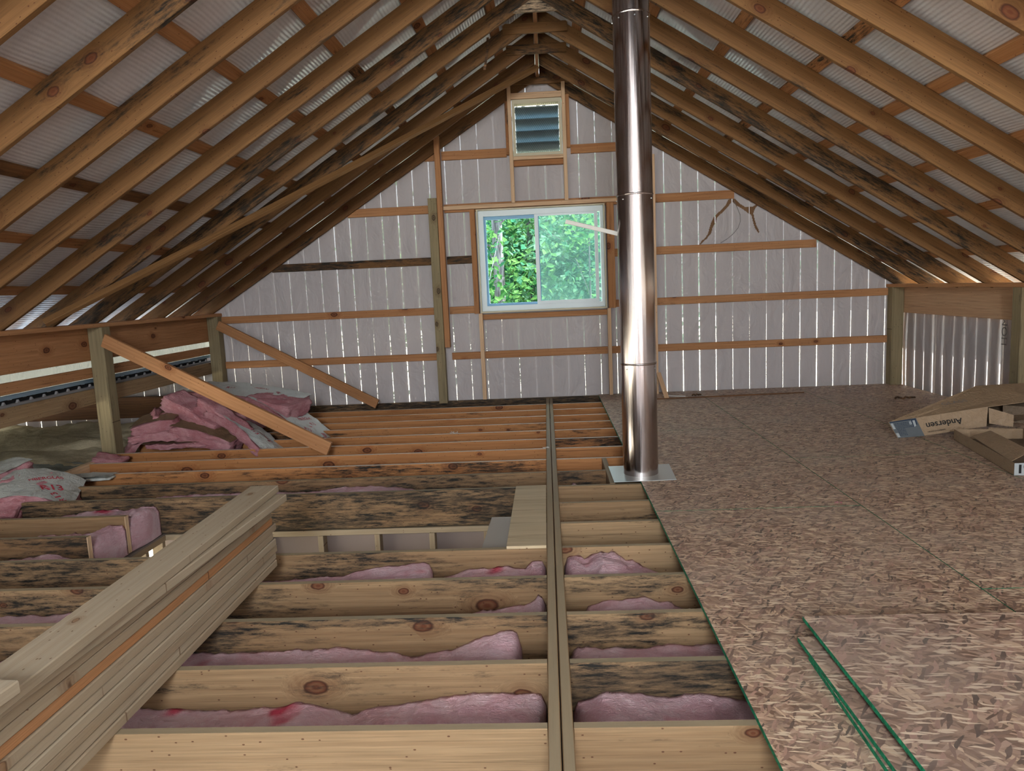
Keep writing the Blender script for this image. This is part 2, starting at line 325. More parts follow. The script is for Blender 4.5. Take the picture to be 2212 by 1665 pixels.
M['shaded_vinyl'] = plain('shaded_blue_vinyl', (.16, .34, .52), .4)  # same vinyl with bluish shade put into its colour
M['dark'] = plain('slot_shade', (.015, .013, .012), .9); M['darkmesh'] = plain('black_screen_wire', (.05, .05, .05), .5, .6)
M['blade'] = plain('galvanised_blade', (.18, .26, .31), .3, .9); M['flash'] = plain('blue_flashing', (.22, .32, .40), .4, .3)
M['galv'] = plain('galvanised_plate', (.62, .68, .68), .35, .75)
M['lathwhite'] = plain('white_strip', (.60, .58, .54), .5)
def m_pipe():
    b = NB('stainless_steel'); tc = b.n('ShaderNodeTexCoord'); P = tc.outputs['Object']
    n1 = b.noise(b.vmul(P, (22, 22, .35)), 1.0, 4, .6); n2 = b.noise(b.vmul(P, (60, 60, 1.2)), 1, 2)
    c = b.mix(n1, (.34, .29, .28, 1), (.56, .51, .50, 1))
    s = b.bsdf(c, b.math('MULTIPLY_ADD', n2, .12, .11), 1.0, bump=n1, bstr=.25, bdist=.012)
    return b.done(s)
M['pipe'] = m_pipe()
def m_glass():
    b = NB('window_glass'); tp = b.n('ShaderNodeBsdfTransparent', {0: (.93, .97, .96, 1)}); gl = b.n('ShaderNodeBsdfGlossy', {'Roughness': .02}); fr = b.n('ShaderNodeFresnel', {0: 1.035})
    m = b.n('ShaderNodeMixShader', {0: fr.outputs[0]}); b.set(m.inputs[1], tp.outputs[0]); b.set(m.inputs[2], gl.outputs[0]); return b.done(m)
M['glass'] = m_glass()
def m_screen():
    b = NB('insect_screen_cloth'); tp = b.n('ShaderNodeBsdfTransparent'); df = b.n('ShaderNodeBsdfDiffuse', {0: (.14, .26, .25, 1)}); tr = b.n('ShaderNodeBsdfTranslucent', {0: (.14, .27, .25, 1)})
    a = b.n('ShaderNodeMixShader', {0: .6}); b.set(a.inputs[1], df.outputs[0]); b.set(a.inputs[2], tr.outputs[0])
    m = b.n('ShaderNodeMixShader', {0: .20}); b.set(m.inputs[1], tp.outputs[0]); b.set(m.inputs[2], a.outputs[0]); return b.done(m)
M['screen'] = m_screen()
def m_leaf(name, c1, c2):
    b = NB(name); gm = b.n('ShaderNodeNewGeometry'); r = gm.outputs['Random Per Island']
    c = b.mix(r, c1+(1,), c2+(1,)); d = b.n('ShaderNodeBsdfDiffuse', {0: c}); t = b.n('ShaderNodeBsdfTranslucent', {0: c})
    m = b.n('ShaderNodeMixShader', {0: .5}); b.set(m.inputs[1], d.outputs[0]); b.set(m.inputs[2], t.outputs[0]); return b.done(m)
M['leaf'] = m_leaf('green_leaves', (.010, .062, .022), (.075, .17, .055)); M['leaf2'] = m_leaf('bluegreen_leaves', (.018, .09, .055), (.085, .18, .115)); M['leaf_sunlit'] = m_leaf('sunlit_leaves', (.30, .27, .17), (.42, .34, .30))  # pale pair has the sunlight put into the leaf colour
def m_bark():
    b = NB('bark'); tc = b.n('ShaderNodeTexCoord'); n1 = b.noise(b.vmul(tc.outputs['Object'], (14, 14, 2)), 1, 5, .7)
    return b.done(b.bsdf(b.mix(b.step(n1, .35, .65), (.03, .033, .04, 1), (.11, .12, .145, 1)), .9, bump=n1, bstr=.8, bdist=.03))
M['bark'] = m_bark()
def m_ground():
    b = NB('forest_ground'); tc = b.n('ShaderNodeTexCoord'); n1 = b.noise(tc.outputs['Object'], 1.2, 6, .7)
    return b.done(b.bsdf(b.mix(n1, (.55, .50, .38, 1), (.72, .66, .54, 1)), .95))
M['ground'] = m_ground()
M['panel'] = plain('grey_wall_panel', (.20, .165, .15), .6)
M['siding'] = plain('dark_siding_back', (.16, .085, .04), .8)
def text_mesh(txt, size, mat, name='printed_text', extrude=0.0, bold=0.0):
    c = bpy.data.curves.new(name, 'FONT'); c.body = txt; c.size = size; c.extrude = extrude; c.align_x = 'CENTER'; c.align_y = 'CENTER'; c.offset = bold
    t = bpy.data.objects.new(name, c); COL.objects.link(t); bpy.context.view_layer.update()
    me = bpy.data.meshes.new_from_object(t.evaluated_get(bpy.context.evaluated_depsgraph_get()))
    COL.objects.unlink(t); bpy.data.objects.remove(t); me.materials.clear(); me.materials.append(mat); me.name = name
    return me
def link_mesh(name, me, parent=None, mw=None, col=None):
    o = bpy.data.objects.new(name, me); COL.objects.link(o)
    if parent is not None: o.parent = parent
    if mw is not None: o.matrix_basis = mw
    return o
# ================================================================== SETTING
# gable wall lining (white sheet, wrinkled) with window and vent openings and a torn corner
WIN = (-.815, .755, 1.105, 2.365); VENT = (-.335, .315, 2.96, 3.66)
TEAR = [[(1436+0, 0)]]
def inpoly(x, z, poly):
    c = False; n = len(poly)
    for i in range(n):
        x1, z1 = poly[i]; x2, z2 = poly[(i+1) % n]
        if (z1 > z) != (z2 > z) and x < (x2-x1)*(z-z1)/(z2-z1)+x1: c = not c
    return c
# torn slit outlines in wall coordinates (x, z)
TEARS = [[(2.300, 2.355), (2.262, 2.345), (2.235, 2.29), (2.17, 2.225), (2.085, 2.145), (2.055, 2.085), (2.03, 2.02), (2.015, 1.955), (1.985, 1.91), (1.93, 1.86), (1.89, 1.80), (1.935, 1.835), (2.00, 1.895), (2.05, 1.95), (2.07, 2.02), (2.105, 2.08), (2.125, 2.14), (2.2, 2.205), (2.265, 2.27), (2.295, 2.31)],
         [(2.30, 2.355), (2.34, 2.35), (2.40, 2.29), (2.47, 2.245), (2.56, 2.25), (2.63, 2.285), (2.585, 2.225), (2.56, 2.17), (2.575, 2.10), (2.595, 2.03), (2.63, 1.95), (2.625, 1.925), (2.585, 1.98), (2.56, 2.05), (2.545, 2.12), (2.535, 2.15), (2.50, 2.17), (2.44, 2.22), (2.36, 2.27), (2.315, 2.31)]]
def wrinkle(x, z):
    p = V((x*1.1, z*.9, 3.1)); a = noise.noise(p*1.3)*.6+noise.noise(V((x*3.1+noise.noise(p*2)*1.1, z*1.7, 8)))*.35+noise.noise(V((x*7+1.5*noise.noise(p*3), z*3.5, 5)))*.16
    return a*.009
def wall_lining():
    vs = []; fs = []; idx = {}
    def vert(x, z):
        k = (round(x, 4), round(z, 4))
        if k not in idx:
            zz = min(z, under(x)+.17 if abs(x) < 4.32 or x > 0 else .72+.2*(x+4.3))
            zz = max(zz, -.32)
            idx[k] = len(vs); vs.append((x, YW+.006+wrinkle(x, z), zz))
        return idx[k]
    def grid(x0, x1, z0, z1, st, skip):
        nx = round((x1-x0)/st); nz = round((z1-z0)/st)
        for i in range(nx):
            for j in range(nz):
                xa, xb = x0+(x1-x0)*i/nx, x0+(x1-x0)*(i+1)/nx; za, zb = z0+(z1-z0)*j/nz, z0+(z1-z0)*(j+1)/nz
                if skip((xa+xb)/2, (za+zb)/2): continue
                fs.append([vert(xa, za), vert(xb, za), vert(xb, zb), vert(xa, zb)])
    def skip(x, z):
        if z > (under(x)+.2 if abs(x) < 4.32 or x > 0 else .72+.2*(x+4.3))+.03: return True
        if WIN[0] < x < WIN[1] and WIN[2] < z < WIN[3]: return True
        if VENT[0] < x < VENT[1] and VENT[2] < z < VENT[3]: return True
        if 1.8 < x < 2.76 and 1.76 < z < 2.40: return True
        return False
    grid(-7.36, 4.36, -.32, 4.08, .04, skip)
    grid(1.8, 2.76, 1.76, 2.40, .008, lambda x, z: any(inpoly(x, z, p) for p in TEARS))
    o = mesh_obj('wall_back', vs, fs, M['wrap'], smooth=True); meta(o, 'wrinkled white sheet lining on the far gable wall, thin light lines between boards', 'wall', kind='structure')
wall_lining()
# cladding boards behind the lining, narrow gaps between them (pattern of the wall)
SLITX = .051; SLITP = .2055
mb = MB(); random.seed(11)
for n in range(-36, 22):
    xa = SLITX+SLITP*n; g0 = random.choice((.003, .004, .005, .006, .008, .010, .0125)); 
    for (za, zb) in ((-.4, .56), (.56, 1.15), (1.15, 1.78), (1.78, 2.42), (2.42, 3.04), (3.04, 4.1)):
        g = max(.002, g0+random.uniform(-.003, .003)); xb = xa+SLITP-g
        rects = [(xa+g/2, xb+g/2, za, zb)]
        for (wx0, wx1, wz0, wz1) in (WIN, VENT):
            out = []
            for (p0, p1_, q0, q1) in rects:
                if p1_ <= wx0 or p0 >= wx1 or q1 <= wz0 or q0 >= wz1: out.append((p0, p1_, q0, q1)); continue
                if q0 < wz0: out.append((p0, p1_, q0, wz0))
                if q1 > wz1: out.append((p0, p1_, wz1, q1))
                m0, m1 = max(q0, wz0), min(q1, wz1)
                if p0 < wx0: out.append((p0, wx0, m0, m1))
                if p1_ > wx1: out.append((wx1, p1_, m0, m1))
            rects = out
        for (p0, p1_, a, b_) in rects:
            top = min(b_, under(max(abs(p0), abs(p1_)))+.17 if abs(xa) < 4.3 or xa > 0 else .72+.2*(xa+4.3))
            if top > a+.01: mb.box(p0, p1_, YW+.024, YW+.029, a, top)
# side strips beside the openings
o = mb.build('wall_back_cladding', M['siding']); meta(o, 'vertical board cladding seen as light lines through the far wall lining', 'wall', kind='structure')
# rear gable wall (behind the camera), openings cut to fit the rear lamps
mb = MB(); Y0, Y1 = YREAR-.04, YREAR
mb.box(-4.36, 4.36, Y0, Y1, -.3, .25); mb.box(-4.36, -3.87, Y0, Y1, .25, 1.25); mb.box(3.87, 4.36, Y0, Y1, .25, 1.25); mb.box(-1.63, 1.63, Y0, Y1, .25, 1.25)
mb.slab([(-4.36, YREAR, 1.25), (-.68, YREAR, 1.25), (-.68, YREAR, under(.68)+.16), (-4.36, YREAR, 1.32)], (0, -.04, 0))
mb.slab([(4.36, YREAR, 1.25), (.68, YREAR, 1.25), (.68, YREAR, under(.68)+.16), (4.36, YREAR, 1.32)], (0, -.04, 0))
mb.box(-.68, .68, Y0, Y1, 1.25, 1.95); mb.slab([(-.68, YREAR, 3.6), (.68, YREAR, 3.6), (0, YREAR, APX+.16)], (0, -.04, 0))
o = mb.build('wall_rear', M['wrap']); meta(o, 'white lined gable wall behind the viewer with openings cut to fit the rear lamps', 'wall', kind='structure')
# roof lining: sags between purlins, woven silver face
PUR = [(.33, .43), (.86, .955), (1.38, 1.475), (1.895, 1.99), (2.42, 2.515), (2.945, 3.04), (3.45, 3.545), (3.98, 4.075)]
def roof_lining(side):
    xs = []; bounds = [0.0]+[a for p in PUR for a in p]+[4.70]
    marks = sorted(set(bounds)); pts = []
    for a, b_ in zip(marks[:-1], marks[1:]):
        n = 2 if b_-a < .12 else 9
        for i in range(n): pts.append(a+(b_-a)*i/n)
    pts.append(4.70)
    def isp(x):
        return any(a-.001 <= x <= b_+.001 for a, b_ in PUR)
    def gap(x):
        e = [0.0]+[b_ for a, b_ in PUR]; f = [a for a, b_ in PUR]+[4.70]
        for a, b_ in zip(e, f):
            if a <= x <= b_: return (x-a)/(b_-a), b_
        return 0, 0
    vs = []; fs = []; ny = 150; y0, y1 = YREAR, 9.24
    for j in range(ny+1):
        y = y0+(y1-y0)*j/ny
        for x in pts:
            d = .180
            if not isp(x):
                t, k = gap(x); bulge = math.sin(math.pi*min(1, t))**.7*(.012+.016*noise.noise(V((k*3+side, y*1.1, 1)))+.01*noise.noise(V((x*4, y*3.3, side))))
                # slack gathers above the lower purlin of each bay
                bulge += math.sin(math.pi*t**2.2)*max(0, .018+.03*noise.noise(V((y*1.7, k*2, side*5))))
                d = max(.148, .186-max(0, bulge))
            p = V((x*side, y, under(x)))+V((NRM.x*side, 0, NRM.z))*d; vs.append(p)
    m = len(pts)
    for j in range(ny):
        for i in range(m-1):
            q = [j*m+i, j*m+i+1, (j+1)*m+i+1, (j+1)*m+i]; fs.append(q if side < 0 else q[::-1])
    o = mesh_obj('ceiling', vs, fs, M['roof'], smooth=True)
    meta(o, 'silvery white roof lining above the rafters, over the %s' % ('open joists' if side < 0 else 'board floor'), 'ceiling', kind='structure')
    mb = MB(); a = V((0, 0, APX))+V((NRM.x*side, 0, NRM.z))*.196; a.x = 0; a.z = APX+.196/NRM.z; b_ = V((4.76*side, 0, under(4.76)))+V((NRM.x*side, 0, NRM.z))*.196
    mb.slab([(a.x, YREAR-.1, a.z), (b_.x, YREAR-.1, b_.z), (b_.x, 9.55, b_.z), (a.x, 9.55, a.z)], V((NRM.x*side, 0, NRM.z))*.01)
    o = mb.build('roof', M['roofmetal']); meta(o, 'sheet metal roof covering, over the %s' % ('open joists' if side < 0 else 'board floor'), 'roof', kind='structure')
roof_lining(-1); roof_lining(1)
# side walls: lining and cladding on the right, clear plastic on the left
def side_lining():
    vs = []; fs = []; ny = 240; nz = 20
    for j in range(ny+1):
        y = YREAR+(YW-YREAR)*j/ny
        for i in range(nz+1):
            z = -.02+.94*i/nz
            vs.append((4.366+.010*noise.noise(V((y*2.2, z*1.2, 2)))+.006*noise.noise(V((y*8, z*1.5, 9))), y, z))
    for j in range(ny):
        for i in range(nz): a = j*(nz+1)+i; fs.append([a, a+1, a+nz+2, a+nz+1][::-1])
    o = mesh_obj('wall_right', vs, fs, M['wrap2'], smooth=True); meta(o, 'thin white sheet on the knee wall behind the cartons with bright light slits', 'wall', kind='structure')
    mb = MB(); random.seed(5)
    edges = [9.2]+[9.2-.2055*n_-.09 for n_ in range(0, 70)]
    for ya, yb in zip(edges[:-1], edges[1:]):
        g = random.choice((.007, .010, .012, .015))
        mb.box(4.392, 4.398, yb+g, ya, -2.9, .93)
    o = mb.build('wall_right_cladding', M['siding']); meta(o, 'upright board cladding behind the knee wall sheet by the cartons', 'wall', kind='structure')
side_lining()
vs = []; fs = []; ny = 150
for j in range(ny+1):
    y = YREAR+(YW-YREAR)*j/ny
    for i in range(5):
        z = .72+.22*i/4; vs.append((-4.345+.012*noise.noise(V((y*3, z*6, 2))), y, z))
for j in range(ny):
    for i in range(4): a = j*5+i; fs.append([a, a+1, a+6, a+5])
o = mesh_obj('wall_left', vs, fs, M['plastic'], smooth=True); meta(o, 'cloudy plastic sheet glowing in the slot of the side wall', 'wall', kind='structure')
# lower storey: ceiling boards under the joists (open at the stair well), outer walls, ground
OPX0, OPX1, OPY0, OPY1 = -2.85, -.05, 3.83, 5.01
mb = MB()
mb.box(-4.34, OPX0, YREAR, 9.22, -.285, -.27); mb.box(OPX1, 4.34, YREAR, 9.22, -.285, -.27); mb.box(OPX0, OPX1, YREAR, OPY0, -.285, -.27); mb.box(OPX0, OPX1, OPY1+.1, 9.22, -.285, -.27)
o = mb.build('ceiling_lower', M['panel']); meta(o, 'board ceiling of the storey below, under the joists', 'ceiling', kind='structure')
mb = MB(); mb.box(-60, 60, -40, 90, -3.1, -3.0)
o = mb.build('ground', M['ground']); meta(o, 'sunlit bare ground outside', 'ground', kind='structure')
# ================================================================== FLOOR
XE = .6127
def osb_floor():
    mb = MB(); random.seed(3)
    strips = [(XE, XE+1.2192), (XE+1.2192, XE+2.4384), (XE+2.4384, 4.315)]
    for i, (xa, xb) in enumerate(strips):
        y = 9.2
        while y > YREAR:
            ln = 2.438 if not (i == 1 and y > 9) else 1.22
            ya = max(YREAR, y-ln); g = .005
            if i == 0 and ya < 5.05 < y or i == 0 and ya < 5.4 < y: pass
            mb.box(xa+g/2, xb-g/2, ya+g/2, y-g/2, 0, .018)
            y = ya
    # painted green edges
    n = len(mb.f)
    for k in range(n):
        q = mb.f[k]; a, b_, c = [mb.v[i] for i in q[:3]]; nn = (b_-a).cross(c-a)
        mb.m[k] = 0 if abs(nn.z) > abs(nn.x)+abs(nn.y) else 1
    o = mb.build('floor', None, mats=[M['osb'], M['green']]); meta(o, 'strand board subfloor beside the open joists, green painted sheet edges', 'floor', kind='structure')
osb_floor()
# ================================================================== FRAMING
def L(i): return ORD[i]
SIDE = {-1: 'open joists', 1: 'board floor'}; KNEE = {-1: 'knee wall with the glowing slot', 1: 'knee wall behind the cartons'}
RAFY = [9.188-.608*k for k in range(12)]
random.seed(21)
def rafter(k, side, col, mat):
    y = RAFY[k]-.019; n = V((NRM.x*side, 0, NRM.z)); u0 = V((.022*side, y, under(.022))); u1 = V((4.69*side, y, under(4.69)))
    slope = math.tan(math.atan(SL))
    o = board('roof_rafter', u0+n*.07, u1+n*.07, .14, .038, n, mat, col, cut_a=-slope, cut_b=0, ch=.003, nseg=14, warp=.005)
    s = 'left' if side < 0 else 'right'
    where = 'against the far gable wall' if k == 0 else '%s out from the far gable wall' % L(k)
    extra = {(1, 0): 'black-stained', (1, 1): 'mould-streaked', (1, 2): 'black-edged', (1, 4): 'dark-blotched', (-1, 4): 'patchy stained'}.get((side, k), 'orange-brown')
    meta(o, '%s rafter over the %s, %s' % (extra, SIDE[side], where), 'rafter', 'rafters over the %s' % SIDE[side])
cl = {0: (.45, .25), 1: (.35, .1), 2: (.35, .3), 3: (.62, .35), 4: (.66, .5), 5: (.6, .45), 6: (.42, .5), 7: (.32, .45), 8: (.34, .45), 9: (.42, .5), 10: (.2, .45), 11: (.2, .45)}
cr = {0: (.66, .45), 1: (.68, .5), 2: (.62, .5), 3: (.48, .55), 4: (.76, .6), 5: (.55, .45), 6: (.4, .45), 7: (.25, .5), 8: (.25, .6), 9: (.38, .7), 10: (.45, .65), 11: (.2, .6)}
for k in range(12):
    rafter(k, -1, (cl[k][0]+.08, cl[k][1], 1.25, 1), M['rafter']); rafter(k, 1, (cr[k][0], cr[k][1]+.05, 1.25, 1), M['rafter'])
o = bbox('ridge_board', -.019, .019, 2.3, 9.21, APX-.0, APX+.16, M['girt'], (.2, .5, .3, 1), 'y'); meta(o, 'long ridge board running under the peak of the roof', 'ridge board')
for side in (-1, 1):
    s = 'left' if side < 0 else 'right'; n = V((NRM.x*side, 0, NRM.z))
    for i, (a, b_) in enumerate(PUR):
        c = V(((a+b_)/2*side, 0, under((a+b_)/2)))+n*.159; c.x = c.x
        # PUR was measured on the rafter tops: shift back so the board's underside sits there
        xm = (a+b_)/2; base = V((xm*side, 0, under(xm)+.165)); c = base+n*.019
        dn = V((NRM.z*side, 0, -NRM.x))
        o = board('roof_purlin', (c.x, 2.0, c.z), (c.x, 9.2, c.z), .089*1.06, .034, dn, M['girt'], (random.choice((.2, .3, .55)), .3, .5, 1))
        if i == 5 and side < 0: o.data.materials[0] = M['brown']
        meta(o, '%s purlin on the rafters over the %s, %s down from the ridge' % ('bark-edged' if i == 5 and side < 0 else 'flat', SIDE[side], L(i)), 'purlin', 'purlins over the %s' % SIDE[side])
    x = 4.70*side
    o = board('eave_board', (x+.019*side, 2.0, under(4.70)+.15), (x+.019*side, 9.3, under(4.70)+.15), .07, .034, (0, 0, 1), M['girt'], (.05, .6, .3, 1)); meta(o, 'sunlit board nailed across the rafter tails above the %s' % KNEE[side], 'fascia board')
# collar ties
for (x0, x1, z0, z1, y, nm) in ((-.312, .300, 3.776, 3.868, 7.31, 'plain short collar tie at the ridge, third from the gable wall'), (-.311, .307, 3.772, 3.865, 7.918, 'mould-marked short collar tie, second from the gable wall'), (-.40, .40, 3.79, 3.88, 9.13, 'short collar tie at the peak just above the louvre vent')):
    o = bbox('collar_tie', x0, x1, y-.019, y+.019, z0, z1, M['rafter'], (.7 if y > 7.5 else .35, .5, .5, 1), 'x'); meta(o, nm, 'collar tie', 'short collar ties at the ridge')
o = mesh_obj('collar_plate', *(lambda m: (m.v, m.f))(MB().slab([(-.19, 6.70, 3.755), (.19, 6.70, 3.755), (.02, 6.70, 3.862), (-.02, 6.70, 3.862)], (0, .03, 0))), M['stud']); meta(o, 'triangular wood gusset under the ridge, cut by the top picture edge', 'gusset')
# plates, headers, posts
for side, s in ((-1, 'left'), (1, 'right')):
    xi = 4.14 if side < 0 else 4.155
    o = bbox('wall_plate', *sorted((side*xi, side*4.31)), 2.0 if side > 0 else 2.0, 9.215, 1.205, 1.243, M['girt'], (.1, .65, .3, 1), 'y'); meta(o, 'flat top plate board along the %s under the rafter feet' % KNEE[side], 'wall plate')
    xo = 4.287 if side < 0 else 4.312
    o = bbox('header_board', *sorted((side*xo, side*(xo+.036))), 2.0, 9.2, .895, 1.203, M['girt'] if side < 0 else M['stud'], (.25, .5, .5, 1) if side < 0 else (.05, .05, .45, 1), 'y'); meta(o, 'wide header board under the top plate of the %s' % KNEE[side], 'header board')
for (za, zb, lab, c) in ((.735, .828, 'narrow rail of the side wall just below the glowing slot', (.3, .6, .9, 1)), (.485, .63, 'lowest wide rail under the glowing slot, pale with rusty knots', (.05, .9, 1, 1))):
    o = bbox('wall_rail', -4.323, -4.287, 2.0, 9.2, za, zb, M['joist'] if zb < .7 else M['girt'], c, 'y'); meta(o, lab, 'wall rail')
for (x0, x1, y0, y1, zt, lab) in ((-4.285, -4.145, 6.65, 6.79, 1.204, 'greenish square post beside the folded white-faced batts, brace starting at its top'), (-4.285, -4.145, 9.08, 9.22, 1.204, 'greenish square post in the far corner behind the insulation pile'), (4.17, 4.31, 9.08, 9.22, 1.204, 'greenish square post in the far corner at the end of the board floor'), (4.17, 4.31, 6.66, 6.80, 1.204, 'greenish square post just behind the cardboard cartons, cut by the picture edge')):
    o = bbox('timber_post', x0, x1, y0, y1, -.26 if x0 < 0 else .019, zt, M['treated'], (.25, .55, .45, 1), 'z', ch=.008); meta(o, lab, 'post')
# metal flashing and lean-to roof edge behind the lower slot
mb = MB(); mb.box(-4.345, -4.328, YREAR, 9.2, .688, .722); o = mb.build('metal_flashing', M['flash']); meta(o, 'blue-grey metal flashing strip under the narrow rail, above a dark slot', 'flashing')
mb = MB()
y = 3.0
while y < 9.15:
    mb.slab([(-4.36, y, .645), (-4.36, y+.035, .645), (-4.36, y+.0175, .672)], (.02, 0, 0)); y += .16
mb.box(-4.37, -4.33, 3.0, 9.2, .600, .648); mb.box(-4.40, -4.385, 3.0, 9.2, .60, .70, 1)  # near-black strip added to paint the slot's shade and hide the roof
o = mb.build('foam_closure', None, mats=[M['greyink'], M['dark']]); meta(o, 'grey toothed closure strip under the blue-grey flashing, black backing added for slot shade', 'closure strip')
# lean-to roof: corrugated sheet going down to the left
vs = []; fs = []; ny = 240
for j in range(ny+1):
    y = YREAR+(9.24-YREAR)*j/ny; c = .012*math.cos(2*math.pi*y/.16)
    vs.append((-4.36, y, .69+c)); vs.append((-7.4, y, .09+c))
for j in range(ny): fs.append([2*j, 2*j+1, 2*j+3, 2*j+2])
o = mesh_obj('leanto_roof', vs, fs, M['leanroof']); meta(o, 'dark corrugated roof sheet over the low side bay', 'roof', kind='structure')
mb = MB(); mb.box(-7.4, -4.345, 3.0, 9.22, -.42, -.38); mb.box(-7.42, -7.38, 3, 9.22, -.4, -.2)
o = mb.build('floor_leanto', M['panel']); meta(o, 'board floor of the low side bay beyond the glowing slot', 'floor', kind='structure')
# centre beam (two boards) and joists
YB0 = 1.2
o = bbox('centre_beam_board', -.0450, -.0055, 1.2, 9.14, -.2, .003, M['joist'], (.18, .45, .2, 1), 'y'); meta(o, 'board of the doubled centre beam on the lumber-stack side', 'beam board', 'boards of the centre beam')
o = bbox('centre_beam_board', -.0015, .0364, 1.2, 9.14, -.2, .001, M['joist'], (.2, .4, .2, 1), 'y'); meta(o, 'board of the doubled centre beam on the board-floor side', 'beam board', 'boards of the centre beam')
JL = {0: (.28, .75, .7), 1: (.5, .55, .5), 2: (.72, .35, .9), 3: (.66, .45, .9), 4: (.62, .35, .6), 7: (.93, .3, .9), 8: (.75, .2, .7), 9: (.6, .3, .7), 10: (.3, .3, .9), 11: (.35, .3, .9), 12: (.45, .35, .9), 13: (.6, .4, .9), 14: (.4, .4, .9), 15: (.5, .4, .8), 16: (.4, .4, .8)}
JR = {0: (.28, .5, .8), 1: (.88, .5, .3), 2: (.6, .65, .4), 3: (.6, .6, .9), 4: (.15, .85, 1), 5: (.3, .8, .5), 6: (.6, .45, 1), 7: (.35, .6, .9), 8: (.8, .0, .3), 9: (.25, .3, .3), 10: (.5, .3, .6), 11: (.9, .3, .5), 12: (.3, .3, .8), 13: (.4, .3, .7), 14: (.6, .3, .7), 15: (.4, .3, .7), 16: (.4, .3, .7)}
def fdesc(k): return ('nearest' if k == 0 else L(k)+' nearest')
adjL = {0: 'pale knotty', 1: 'speckled tan', 2: 'big-knotted grey-topped', 3: 'dark-streaked', 4: 'tan mould-topped', 7: 'black-mottled', 8: 'dark weathered', 9: 'smoke-dark'}
adjR = {0: 'pale', 1: 'blackened', 2: 'yellowish', 3: 'knotty', 4: 'honey-coloured', 5: 'bleached', 6: 'dark-topped', 7: 'red-streaked', 8: 'grey-brown', 11: 'black-patched'}
for k in range(17):
    yb = YJ0+S*k
    if k in JL:
        c = JL[k]; x0 = {8: -4.14, 9: -4.14}.get(k, -4.14)
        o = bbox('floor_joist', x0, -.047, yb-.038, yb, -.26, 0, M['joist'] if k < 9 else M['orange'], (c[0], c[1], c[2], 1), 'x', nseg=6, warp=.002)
        meta(o, '%s full joist, lumber-stack side of the centre beam, %s from the gable wall' % (adjL.get(k, 'orange'), L(len([q for q in JL if q > k]))), 'floor joist', 'joists on the lumber-stack side')
    if k in JR:
        c = JR[k]; x1 = 4.3
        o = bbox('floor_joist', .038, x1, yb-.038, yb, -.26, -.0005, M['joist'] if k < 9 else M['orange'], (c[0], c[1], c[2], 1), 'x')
        meta(o, '%s joist, board-floor side of the centre beam, %s from the gable wall' % (adjR.get(k, 'orange'), L(16-k)), 'floor joist', 'joists on the board-floor side')
for k, x1, lab in ((5, -2.865, 'shorter cut joist ending at the stair well, blackish, nearer of the two'), (6, -2.865, 'brown cut joist ending at the stair well, farther of the two')):
    yb = YJ0+S*k
    t = bbox('cut_joist', -4.14, x1, yb-.038, yb, -.26 if k == 6 else -.26, 0, M['joist'], ((.85, .05, .2, 1) if k == 5 else (.25, .25, .3, 1)), 'x'); meta(t, lab, 'floor joist', 'cut joists at the stair well')
    e = bbox('cut_end', x1+.001, x1+.004, yb-.038, yb, -.258, -.001, M['stud'], (0, .9, 0, 1), 'z'); mw = e.matrix_world.copy(); e.parent = t; e.matrix_parent_inverse = t.matrix_world.inverted(); e['label'] = 'pale freshly cut end'
o = bbox('rim_joist', -4.14, 4.3, 9.142, 9.18, -.26, .012, M['joist'], (.85, .25, .3, 1), 'x'); meta(o, 'blackened rim joist along the foot of the far gable wall', 'rim joist')
o = bbox('side_rim_joist', -4.20, -4.145, 3.0, 6.62, -.26, .002, M['stud'], (.1, .8, .4, 1), 'y'); meta(o, 'pale rim board at the joist ends, running up to the near green post', 'rim joist')
o = bbox('trimmer_board', .402, .44, YJ0+S*7+.001, YJ0+S*9-.04, -.2, .002, M['joist'], (.3, .5, .3, 1), 'y'); meta(o, 'short trimmer board beside the chimney base plate', 'trimmer board')
mb = MB()
# gable wall framing --------------------------------------------------
random.seed(4)
gir = [(.532, .62, 'lowest'), (1.108, 1.197, 'second'), (1.725, 1.82, 'third'), (2.352, 2.452, 'fourth'), (2.98, 3.085, 'top')]
SEG = {0: [(-4.14, -1.392, 'corner post to green post'), (-1.21, -.84, 'between the green post and the window stud'), (-.79, .752, 'under the window'), (.80, 1.24, 'between window studs and stovepipe'), (1.36, 4.165, 'beyond the stovepipe')],
       1: [(-4.14, -1.392, 'between rafters and green post'), (-1.21, -.895, 'short piece between green post and window'), (.86, 1.24, 'short piece between window and stovepipe'), (1.36, 4.165, 'beyond the stovepipe')],
       2: [(-3.43, -1.392, 'black-mouldy, reaching the green post'), (-1.21, -.895, 'short dark piece between green post and window'), (.86, 1.24, 'short piece beside the window'), (1.36, 3.30, 'beyond the stovepipe')],
       3: [(-2.42, -1.392, 'between rafters and green post'), (-1.21, 1.24, 'running above the window'), (1.36, 2.32, 'beyond the stovepipe')],
       4: [(-1.42, -1.30, 'stub by the upper stud'), (-1.21, -.41, 'between tall stud and vent'), (.37, 1.24, 'between vent and stovepipe')]}
for i, (za, zb, nm) in enumerate(gir):
    for (xa, xb, where) in SEG[i]:
        mould = .95 if (i == 2 and xb < -.8) else random.choice((.1, .2, .3))
        o = bbox('wall_girt', xa, xb, 9.186, 9.222, za, zb, M['girt'] if mould < .9 else M['rafter'], (mould, random.uniform(.3, .6), .75, 1), 'x', nseg=3)
        meta(o, '%s wall girt of the gable wall, %s' % (nm, where), 'girt', 'girts of the far gable wall')
def wstud(name, x0, x1, z0, z1, y0, y1, mat, col, lab, cat='stud', ax='z'):
    o = bbox(name, x0, x1, y0, y1, z0, z1, mat, col, ax); meta(o, lab, cat); return o
